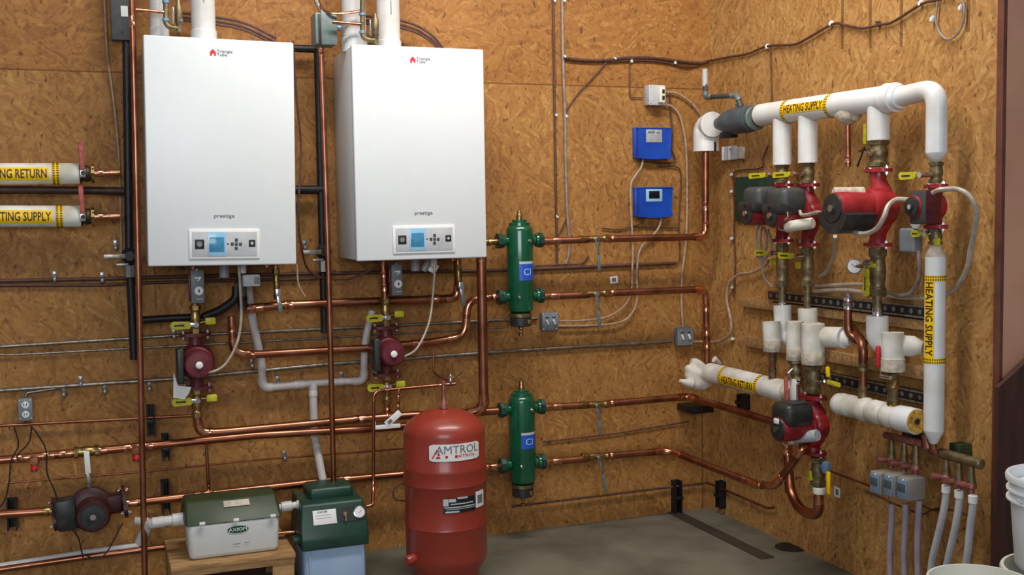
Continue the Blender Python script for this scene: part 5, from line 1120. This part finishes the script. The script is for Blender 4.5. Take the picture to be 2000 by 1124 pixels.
# ---- vertical supply pipe at the right
va, vb_ = R2(1826, 476), R2(1825, 856); VX = V((R2(1827, 505).x, R2(1827, 505).y, 0)); 
zz = lambda y: R2(1827, y).z
t = thing('insulated_riser', 'tall white insulated vertical pipe lettered in yellow at the right of the manifold', 'pipe', V((VX.x, VX.y, zz(862))))
M = Matrix.Translation(V((VX.x, VX.y, 0))); RV2 = .0372
obj('jacket', MB().lathe(M, [(RV2, zz(842)), (RV2, zz(502))], 44), 'jacket', t)
obj('upper_cone', MB().lathe(M, [(RV2, zz(502)), (RV2 * .97, zz(499)), (.018, zz(479)), (.016, zz(474))], 36), 'mastic', t)
obj('lower_cone', MB().lathe(M, [(.012, zz(868)), (.016, zz(866)), (RV2 * .97, zz(844)), (RV2, zz(841))], 36), 'jacket', t)
out = (CAM - V((VX.x, VX.y, 1.6))).normalized(); rg = V((0, 0, 1)).cross(out)
o = V((VX.x, VX.y, zz(541))); s_y = lambda y: zz(541) - zz(y)
label_on_pipe(t, o, V((0, 0, -1)), out, rg, RV2, 0, s_y(702), 'HEATING SUPPLY', .030, th=-36, half=32, bands=[-.006, s_y(700) - .002], bw_=.02)
pipe('copper_stub', 'short copper piece beneath the lower cone of the tall insulated riser', 'pipe', [V((VX.x, VX.y, zz(864))), V((VX.x, VX.y, zz(880)))], .011, 'copper_bright', elbow=None)
# ---- unistrut rails and blocking
def rail(lbl, x0, y0, x1, y1, h_, d0, d1, material, slots, name='strut_rail', g=None, cat='rail'):
    a = r(x0, y0, d1); c = r(x1, y1, d1); zc = (a.z + c.z) / 2; t = thing(name, lbl, cat, V((-d1, (a.y + c.y) / 2, zc - h_ / 2)), g)
    L = abs(a.y - c.y); mid = V((-(d0 + d1) / 2, (a.y + c.y) / 2, zc))
    obj('channel' if slots else 'board', MB().box(I4, mid, (d1 - d0, L, h_), .002), material, t)
    if slots:
        mb = MB(); n = int(L / .05)
        for k in range(n): mb.lathe(FR(V((-d1 - .0004, a.y - (k + .5) * L / n, zc))), [(.011, 0), (.011, .0012), (.008, .0018)], 10)
        s_ = obj('slots', mb, 'steel', t); s_['kind'] = 'stuff'
        obj('lip', MB().box(I4, V((-d1, mid.y, zc - h_ / 2)), (.006, L, .008), .001).box(I4, V((-d1, mid.y, zc + h_ / 2)), (.006, L, .008), .001), 'galv', t)
rail('black slotted rail running behind the pipes below the pumps', 1500, 576, 1806, 612, .042, .0, .045, 'iron', True)
rail('black slotted rail behind the lower return pieces', 1600, 740, 1806, 774, .042, .0, .045, 'iron', True)
rail('wooden blocking board on the right wall above the insulated return elbows', 1445, 588, 1806, 640, .04, .0, .035, 'lumber', False, 'blocking_board', 'wooden blocking on the right wall', 'board')
rail('wooden blocking board on the right wall behind the return elbows', 1452, 655, 1806, 745, .05, .0, .03, 'lumber', False, 'blocking_board', 'wooden blocking on the right wall', 'board')
# ---- insulated return pieces
def cut_ins(lbl, pts, R_, bend=.05, material='jacket_old', g='white insulated return elbows', lip=True):
    t = thing('insulated_return', lbl, 'pipe', pts[-1], g); path, _ = fillet(pts, bend) if len(pts) > 2 else (pts, 0)
    obj('jacket', MB().tube(path, R_, 36), material, t)
    return t
cA2 = V((vA.x, vA.y, R2(1531, 597).z))
pipe('brass_pipe', 'brass pipe with a shiny coupling above the left insulated return elbow', 'pipe', [vA, cA2 + V((0, 0, -.02))], .017, 'bronze', elbow=None, couplings=((0, .75, .035),), cmat='chrome')
cut_ins('white insulated elbow under the left black-topped pump', [cA2, R2(1531, 662), r(1566, 664, .1)], .040, .06, 'jacket')
pipe('brass_pipe', 'brass pipe entering the second insulated return elbow', 'pipe', [vB, V((vB.x, vB.y, R2(1578, 606).z))], .016, 'bronze', elbow=None)
cut_ins('white insulated stub under the middle black-topped pump', [V((vB.x, vB.y, R2(1578, 603).z)), R2(1578, 640), r(1600, 650, .08)], .042, .03)
cC2 = V((v3.x, v3.y, R2(1716, 618).z))
pipe('brass_pipe', 'brass pipe with a bright coupling above the right insulated return elbow', 'pipe', [v3, cC2 + V((0, 0, -.01))], .018, 'bronze', elbow=None, couplings=((0, .7, .035),), cmat='chrome')
cut_ins('white insulated elbow under the big red pump', [cC2, V((cC2.x, cC2.y, R2(1716, 672).z)), r(1760, 690, .09)], .0435, .09, 'jacket')
# second row, nearer the viewer
cut_ins('narrow white insulated return piece, leftmost of the lower row', [R2(1506, 628, .2), R2(1509, 686, .2)], .040)
cut_ins('white insulated return piece, second of the lower row', [R2(1552, 628, .22), R2(1553, 703, .22)], .037)
t = cut_ins('wide white insulated return tee, third of the lower row', [R2(1588, 633, .22), R2(1588, 711, .22)], .0475)
obj('branch', MB().tube([R2(1588, 658, .2), r(1648, 660, .16)], .044, 32), 'jacket_old', t); obj('branch_cone', MB().tube([r(1640, 660, .16), r(1662, 664, .14)], [.044, .026], 28), 'jacket_old', t)
t = cut_ins('white insulated return tee with mastic base, right of the lower row', [R2(1743, 650, .2), R2(1744, 726, .2)], .042)
obj('branch', MB().tube([R2(1745, 675, .18), r(1785, 677, .13), r(1802, 680, .11)], [.042, .04, .024], 32), 'jacket_old', t)
obj('mastic_band', MB().lathe(frame(R2(1744, 726, .2), (0, 0, 1)), [(.0425, 0), (.045, .002), (.045, .05), (.0425, .053)], 32), 'mastic', t)
for l_, x0, x1, yb_, dd, rr_ in (('one', 1509, 1509, 686, .2, .040), ('two', 1553, 1553, 703, .22, .037), ('three', 1588, 1588, 711, .22, .0475)):
    pr_ = {'one': 'insulated_return.003', 'two': 'insulated_return.004', 'three': 'insulated_return.005'}[l_]
    obj('mastic_band', MB().lathe(frame(r(x1, yb_, dd) + V((0, 0, -.002)), (0, 0, 1)), [(rr_ + .0005, 0), (rr_ + .002, .002), (rr_ + .0015, .05), (rr_ + .0003, .054)], 32), 'mastic', bpy.data.objects[pr_])
# copper bits between
pipe('copper_pipe', 'copper pipe with a white collar bending right between the insulated returns', 'pipe', [r(1656, 574, .16), r(1656, 655, .16), r(1690, 672, .14)], .0165, 'copper', bend=.05, elbow='copper', couplings=((0, .1, .03), (0, .3, .03)), cmat='chrome')
pipe('copper_pipe', 'copper pipe rising from the lower insulated header and hooking over', 'pipe', [r(1665, 640, .12), r(1686, 672, .18), r(1685, 775, .18)], .0165, 'copper', bend=.05, elbow='copper', couplings=((1, .45, .03), (1, .92, .05)), cmat='bronze')
# ---- lower insulated header
la, lb_ = r(1632, 787, .18), r(1790, 824, .18)
t = thing('return_header', 'short crumpled white insulated header with a cut yellow end, lower right', 'pipe', la, None)
mb = MB(); n = 22; pts = [la + (lb_ - la) * (i / n) for i in range(n + 1)]
rs = [.030 if i == 0 else .046 + .004 * math.sin(i * 1.7) * (1 if i > 5 else .2) + .003 * math.sin(i * 2.9 + 1) for i in range(n + 1)]
obj('jacket', MB().tube(pts, rs, 40), 'jacket_old', t)
obj('end_wrap', MB().tube([pts[-5] + V((-.004, 0, 0)), pts[-1]], .0495, 36), 'jacket', t)
obj('yellow_core', MB().tube([pts[-1], pts[-1] + (lb_ - la).normalized() * .004], .046, 32), 'fibreglass', t, 'cut end of yellow fibreglass')
obj('core_hole', MB().tube([pts[-1], pts[-1] + (lb_ - la).normalized() * .006], .012, 16), 'iron', t)
pipe('brass_pipe', 'brass pipe dropping into the lower insulated header near its right end', 'pipe', [R2(1744, 728, .2), r(1744, 800, .18)], .021, 'bronze', elbow=None, couplings=((0, .3, .05), (0, .85, .025)), cmat='brass')
t = thing('handle_tap', 'red upright lever beside the right insulated return tee', 'handle', r(1715, 715, .22)); M = FR(r(1715, 697, .24))
obj('grip', MB().box(M, (0, 0, 0), (.018, .085, .02), .008, 3), 'handle_red', t); obj('neck', MB().box(M, (.004, -.055, -.01), (.008, .05, .005), .002).rod(M @ V((.004, -.075, -.01)), M @ V((.06, -.075, -.01)), .008), 'chrome', t)
# ---- left insulated return with tape
ra, rb_ = r(1388, 731, .17), r(1540, 764, .17); rb_.z = ra.z = (ra.z + rb_.z) / 2
t = thing('return_header', 'white insulated heating return header leaving the corner along the right wall', 'pipe', ra); ax = (rb_ - ra).normalized(); RR = .050
obj('jacket', MB().tube([ra, ra + (rb_ - ra) * .5, rb_], RR, 44), 'jacket_old', t)
s_of2 = lambda px: (r(px, 745, .17).y - ra.y) / ax.y
label_on_pipe(t, ra, ax, V((-1, 0, 0)), V((0, 0, 1)), RR, s_of2(1423), s_of2(1490), 'HEATING RETURN', .036, th=-8, half=25, bands=[s_of2(1421) - .01, s_of2(1490) - .004], bw_=.02)
obj('torn_end', MB().tube([rb_, rb_ + ax * .05], [.05, .04], 32), 'mastic', t)
# rag of insulation in the corner
random.seed(11); bmr = bmesh.new(); bmesh.ops.create_icosphere(bmr, subdivisions=4, radius=1)
rc_ = b(1366, 733, .19)
for v in bmr.verts:
    n_ = .92 + .07 * math.sin(5 * v.co.x + 3 * v.co.z) + .05 * math.sin(9 * v.co.z + 4 * v.co.x + 2) + random.uniform(-.015, .015)
    v.co = V((v.co.x * .082 * n_, v.co.y * .07 * n_, v.co.z * .088 * n_ - .018 * v.co.x))
    if v.co.z < -.02: v.co.x -= .25 * (-.02 - v.co.z)
bmr.verts.index_update()
t = thing('insulation_wrap', 'ragged white cloth insulation bunched around the pipe in the room corner', 'insulation', rc_ - V((0, 0, .08)))
obj('wrap', MB().add(Matrix.Translation(rc_), [v.co.copy() for v in bmr.verts], [[v.index for v in f.verts] for f in bmr.faces]), 'jacket_old', t); bmr.free()
obj('loose_flap', MB().tube([b(1395, 702, .24), b(1401, 706, .24), b(1407, 711, .24)], [.018, .012, .006], 14), 'jacket_old', t)
obj('loose_flap', MB().tube([b(1350, 748, .22), b(1338, 748, .22), b(1328, 744, .22)], [.03, .018, .008], 14), 'jacket_old', t)
# ---- lower left fittings on the right wall
pipe('copper_pipe', 'copper and brass riser with a red top ring above the return header', 'pipe', [r(1509, 686, .2), r(1508, 740, .18)], .0165, 'rose_brass', elbow=None, couplings=((0, .2, .04), (0, .75, .04)), cmat='bronze')
t = thing('ball_valve', 'grey valve with a red hanging lever above the bottom pump', 'valve', r(1554, 760, .22)); valve_body(t, r(1553, 704, .22), r(1555, 745, .22), .026, 'bronze')
obj('pipe_below', MB().tube([r(1555, 745, .22), r(1557, 790, .22)], .015, 18), 'rose_brass', t); obj('ring', MB().cyl(frame(r(1556, 752, .22), (0, 0, 1)), .027, 0, .014, 20, .003), 'chrome', t)
M = FR(r(1535, 745, .27)); obj('handle', MB().box(roll(M, 4), (0, -.04, 0), (.02, .12, .014), .006), 'handle_faded', t); obj('handle_neck', MB().tube([r(1548, 722, .25), r(1540, 730, .27), r(1536, 735, .27)], .007, 10), 'chrome', t)
one('paper_tag', MB().box(FR(r(1549, 762, .25)), (0, 0, 0), (.045, .095, .0015), .0005), 'label_white', 'white card tag hanging between the red lever and the bottom pump', 'tag')
# big bronze valve + bottom pump
ev0, ev1 = r(1588, 712, .2), r(1590, 768, .2); ev1.y = ev0.y
t = thing('ball_valve', 'large bronze valve with a yellow sideways lever above the bottom pump', 'valve', ev1); valve_body(t, ev0, ev1, .034, 'bronze')
M = FR(r(1618, 747, .2)); obj('lever_neck', MB().rod(r(1592, 748, .2), r(1612, 746, .2), .009), 'chrome', t); obj('handle', MB().box(roll(M, -2), (.035, 0, 0), (.085, .02, .012), .005), 'yellow', t); obj('handle_end', MB().box(roll(M, -2), (-.02, 0, 0), (.03, .02, .008), .002), 'chrome', t)
obj('drain_key', MB().box(roll(FR(r(1617, 727, .2)), 6), (0, 0, 0), (.02, .045, .014), .006), 'tape', t)
f0 = r(1594, 777, .2); f1 = r(1596, 886, .2); f0.y = f1.y = ev0.y; o = (f0 + f1) / 2; H = (f0.z - f1.z) / 2
t, Q, z0 = circulator('circulator_pump', 'bottom red pump with a large black finned terminal box', FR, o, H, .034, .064, .056, .16, 'pump_red_dark', offs=.022, fw=.14)
obj('terminal_box', MB().box(Q, (0, .060, .12), (.135, .10, .14), .03, 4), 'black_plastic', t)
fn = MB()
for k in range(5): fn.box(Q, (.012 + k * .01, .111, .12), (.004, .006, .09), .0015)
f_ = obj('cooling_fins', fn, 'black_grey', t); f_['kind'] = 'stuff'
obj('white_knob', MB().box(Q, (0, .034, z0 + .162), (.035, .024, .02), .005), 'label_white', t)
t = thing('capacitor', 'grey cylindrical capacitor under the bottom pump', 'capacitor', r(1570, 862, .26)); a = r(1545, 857, .3); c = r(1597, 851, .26); M = frame(a, c - a); L = (c - a).length
obj('can', MB().lathe(M, [(.022, 0), (.025, .004), (.025, L - .004), (.022, L)], 24), 'paper_grey', t); obj('end_boot', MB().lathe(M, [(.016, -.006), (.0262, -.004), (.0262, .02), (.025, .022)], 24), 'mastic', t)
cable('cable', 'thin curled lead from the bottom pump to its capacitor', [r(1547, 834, .32), r(1546, 846, .32), r(1533, 854, .32), r(1529, 864, .32), r(1536, 871, .31), r(1546, 862, .3)], .0035, 'cable_tan')
b0, b1 = r(1598, 893, .2), r(1600, 950, .2); b1.y = b0.y
t = thing('ball_valve', 'grey-green valve with yellow levers beneath the bottom pump', 'valve', b1); valve_body(t, b0, b1, .03, 'bronze')
obj('side_tap', MB().rod(r(1600, 915, .2), r(1617, 910, .22), .015).box(FR(r(1614, 914, .23)), (0, 0, 0), (.03, .05, .03), .008), 'sky_fitting', t, 'pale blue tap')
obj('lever', MB().box(FR(r(1618, 944, .24)), (0, 0, 0), (.02, .095, .01), .004), 'tape', t); obj('drain_key', MB().box(roll(FR(r(1583, 928, .23)), 5), (0, 0, 0), (.018, .04, .014), .006).box(FR(r(1582, 936, .23)), (0, 0, 0), (.03, .014, .014), .005), 'yellow', t)
obj('pale_sleeve', MB().lathe(frame(r(1600, 957, .2), (0, 0, -1)), [(.026, -.012), (.028, -.008), (.026, .016), (.018, .02)], 24), 'bucket_cream', t)
q1 = V((b1.x, b1.y, r(1600, 955, .2).z)); 
pipe('copper_pipe', 'copper U-bend under the bottom pump rising back beside it', 'pipe', [q1, r(1600, 1008, .2), r(1565, 1000, .19), r(1543, 962, .17), r(1537, 872, .16)], .020, 'copper', bend=.06, elbow='copper', couplings=((0, .5, .02), (3, .1, .05), (2, .5, .03), (3, .9, .04)), cmat='copper_bright')
t = thing('wall_sticker', 'small white sticker on the right wall beside the bottom valve', 'sticker', r(1635, 962, 0)); M = FR(r(1635, 962, .001)); obj('paper', MB().box(M, (0, 0, 0), (.04, .045, .001)), 'label_white', t); obj('print', MB().box(M, (0, 0, .001), (.018, .026, .001)), 'ink_grey', t)
for l, x, y in (('small screw hook on the right wall by the bottom copper bend', 1564, 933), ('small knob screw on the right wall above the U-bend', 1553, 963)):
    one('screw', MB().lathe(FR(r(x, y, 0)), [(.004, 0), (.004, .02), (.009, .022), (.007, .028)], 12), 'rose_brass', l, 'screw')
# ---- radiant manifolds
def manifold(lbl, x0, y0, x1, y1, drops, rr, d, material='rose_brass'):
    a = r(x0, y0, d); c = r(x1, y1, d); t = thing('manifold', lbl, 'manifold', a, 'small brass manifolds at the lower right')
    ax = (c - a).normalized(); L = (c - a).length
    obj('bar', MB().lathe(frame(a, ax), [(rr * .8, 0), (rr, .004), (rr, L - .004), (rr * .8, L)], 24), material, t)
    for (x, yt, yb, yb2) in drops:
        p0 = r(x, yt, d); p1 = r(x, yb, d); p1.y = p0.y; p2 = r(x, yb2, d); p2.y = p0.y
        k = obj('outlet', MB().tube([p0, p0 + (p1 - p0) * .45, p1], [.010, .013, .017], 16), 'bronze', t)
        obj('valve_body', MB().lathe(frame(p1, p2 - p1), [(.017, 0), (.020, .004), (.020, (p2 - p1).length * .45), (.012, (p2 - p1).length * .55), (.012, (p2 - p1).length)], 18).rod(p1 + V((0, .02, -.012)), p1 + V((-.04, .035, -.008)), .013), 'rose_brass', k)
    return t
manifold('left brass manifold bar above the three grey actuators', 1728, 850, 1802, 868, [(1741, 858, 895, 915), (1766, 864, 902, 922), (1789, 870, 908, 930)], .014, .12)
manifold('right brass manifold bar feeding the three pale hoses', 1836, 885, 1918, 908, [(1848, 894, 928, 948), (1873, 902, 938, 956), (1897, 909, 944, 964)], .019, .10, 'bronze')
cable('supply_tube', 'copper tail joining the tall riser to the right manifold', [V((VX.x, VX.y, zz(872))), r(1822, 880, .12), r(1832, 885, .11), r(1842, 888, .10)], .011, 'rose_brass', 'pipe')
one('copper_lug', MB().tube([r(1806, 850, .12), r(1812, 875, .12), r(1818, 890, .1)], [.014, .016, .01], 16), 'rose_brass', 'short copper piece between the two small manifolds', 'fitting')
one('manifold_bracket', MB().box(FR(r(1876, 880, .03)), (0, 0, 0), (.055, .055, .06), .004), 'green_lid', 'dark green bracket block behind the right manifold', 'bracket')
one('manifold_bracket', MB().box(FR(r(1786, 858, .03)), (0, 0, 0), (.09, .05, .05), .004), 'iron', 'black bracket block behind the left manifold', 'bracket')
for k, (x, y) in enumerate(((1722, 942), (1749, 947), (1776, 954))):
    p = r(x, y, .17); M = FR(p); t = thing('zone_actuator', ('leftmost', 'middle', 'rightmost')[k] + ' of the three grey actuator boxes under the left manifold', 'actuator', p - V((0, 0, .05)), 'grey zone actuators')
    obj('case', MB().box(M, (0, 0, -.01), (.062, .088, .085), .006), 'act_grey', t)
    obj('blue_side', MB().box(FB(p + V((.0, -.0325, 0))) if False else M, (0, -.002, .0335), (.054, .078, .006), .003), 'act_blue', t)
    obj('window', MB().box(M, (-.001, .006, .038), (.04, .03, .003), .001), 'slate', t)
    obj('dot', MB().lathe(M @ Matrix.Translation((.006, .036, .034)), [(.004, 0), (.004, .004)], 10), 'label_white', t)
for k, (x, yb, dd) in enumerate(((1741, 985, .13), (1768, 985, .13), (1793, 978, .13))):
    L = [(x + (2 if k == 2 else 0), yb), (x, yb + 40), (x - 3 + k, 1080), (x - 1 + k, 1160)]
    t = cable('plastic_hose', ('leftmost', 'middle', 'rightmost')[k] + ' lilac-grey hose hanging below the grey actuators', rl(L, dd), .0125, 'pex_lilac', 'hose', 'hoses below the left manifold', 14)
for k, L in enumerate(([(1848, 948), (1847, 975), (1841, 1010), (1829, 1060), (1820, 1100), (1815, 1160)], [(1873, 958), (1873, 985), (1866, 1030), (1857, 1070), (1846, 1120), (1838, 1160)], [(1900, 968), (1900, 990), (1895, 1030), (1890, 1080), (1882, 1130), (1878, 1160)])):
    lb2 = ('leftmost', 'middle', 'rightmost')[k] + ' pale hose curving down from the right manifold'
    pp = rl(L, .12); t = thing('plastic_hose', lb2, 'hose', pp[-1], 'hoses below the right manifold')
    obj('hose', MB().tube(spline(pp), .0135, 16), 'pex', t); d = (pp[1] - pp[0]).normalized(); obj('crimp_ring', MB().lathe(frame(pp[0], d), [(.0135, 0), (.0165, .002), (.0165, .028), (.0135, .03)], 18), 'label_white', t)
pipe('wire_pipe', 'thin copper line sloping past the bottom valve to the grey actuators', 'pipe', rl([(1614, 918), (1640, 928), (1706, 952)], .03), .005, 'copper', elbow=None)
cable('cable', 'brown twisted wire draped across the hoses', rl([(1690, 960), (1720, 972), (1745, 984), (1775, 996), (1800, 1005), (1822, 996), (1840, 994), (1870, 1000), (1890, 1008)], .06), .004, 'cable_brown')
cable('cable', 'second brown wire crossing under the grey actuators', rl([(1790, 982), (1810, 992), (1826, 998), (1848, 993)], .05), .0035, 'cable_brown')
# ---- dark slanted sheet and buckets at the right edge
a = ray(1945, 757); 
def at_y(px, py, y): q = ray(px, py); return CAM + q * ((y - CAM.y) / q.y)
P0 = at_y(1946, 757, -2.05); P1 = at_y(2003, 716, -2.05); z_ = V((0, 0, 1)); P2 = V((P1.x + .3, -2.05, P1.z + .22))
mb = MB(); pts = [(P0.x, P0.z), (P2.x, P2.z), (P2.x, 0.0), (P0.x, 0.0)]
mb.prism(Matrix(((1, 0, 0, 0), (0, 0, 1, -2.06), (0, 1, 0, 0), (0, 0, 0, 1))), pts, 0, .018); one('added_dark_sheet', mb, 'dark_brown', 'dark brown board with a slanted top edge standing against the end of the right wall', 'board')  # flat dark sheet added to fill the dark slanted area behind the buckets
def ray_at(px, py, depth): q = ray(px, py); return CAM + q * depth
def bucket(lbl, c, R_, H, material, handle=True, ribs=True, lid=False, g=None):
    t = thing('plastic_bucket', lbl, 'bucket', c, g); M = Matrix.Translation(c); Rb = R_ * .88
    pr = [(Rb * .96, 0), (Rb, .008), (R_ * .97, H * .72)]
    if ribs: pr += [(R_ * 1.05, H * .725), (R_ * 1.05, H * .745), (R_ * .98, H * .75), (R_ * .98, H * .82), (R_ * 1.05, H * .825), (R_ * 1.05, H * .845), (R_ * .985, H * .85)]
    pr += [(R_, H - .02), (R_ * 1.06, H - .018), (R_ * 1.07, H - .006), (R_ * 1.05, H), (R_ * 1.0, H), (R_ * .99, H - .03)]
    if lid: pr += [(0.0001, H - .03)]
    else: pr += [(Rb * .95, .02), (.0001, .018)]
    obj('body', MB().lathe(M, pr, 56, cap=True), material, t)
    if handle:
        hp = []
        for k in range(15): a = math.pi * k / 14; hp.append(c + V((-R_ * 1.05 * math.cos(a) * .8 - .0, -R_ * .35 - math.sin(a) * R_ * .75, H * .75 - math.sin(a) * .13)))
        hp = [c + V((-R_ * 1.06 + .0, .02 - .0 * k, H * .78)) if k == 0 else p for k, p in enumerate(hp)]
        obj('bail_handle', MB().tube(spline(hp, 3), .003, 8), 'box_light', t)
    return t
bc = ray_at(2080, 1112, 2.9); R_ = .138; 
bucket('white ribbed plastic bucket at the right edge, stacked on another bucket', V((bc.x, bc.y, bc.z)), R_, .25, 'bucket_white', lid=True)
Hl = bc.z; bucket('white bucket beneath the ribbed bucket at the right edge', V((bc.x, bc.y, max(0, Hl - .38))), R_ * 1.07, .38, 'bucket_cream', handle=False)
if Hl - .38 > .03: one('crate', MB().box(I4, V((bc.x, bc.y, (Hl - .38) / 2)), (.36, .36, Hl - .38), .005), 'lumber', 'wooden crate under the stacked buckets', 'crate')
c3 = ray_at(1914, 1133, 2.72); tp = c3.z; bucket('open cream bucket with only its rim showing at the bottom right corner', V((c3.x, c3.y, tp - .37)), .118, .37, 'bucket_cream', handle=False)
print('bucket', bc, c3, Hl)
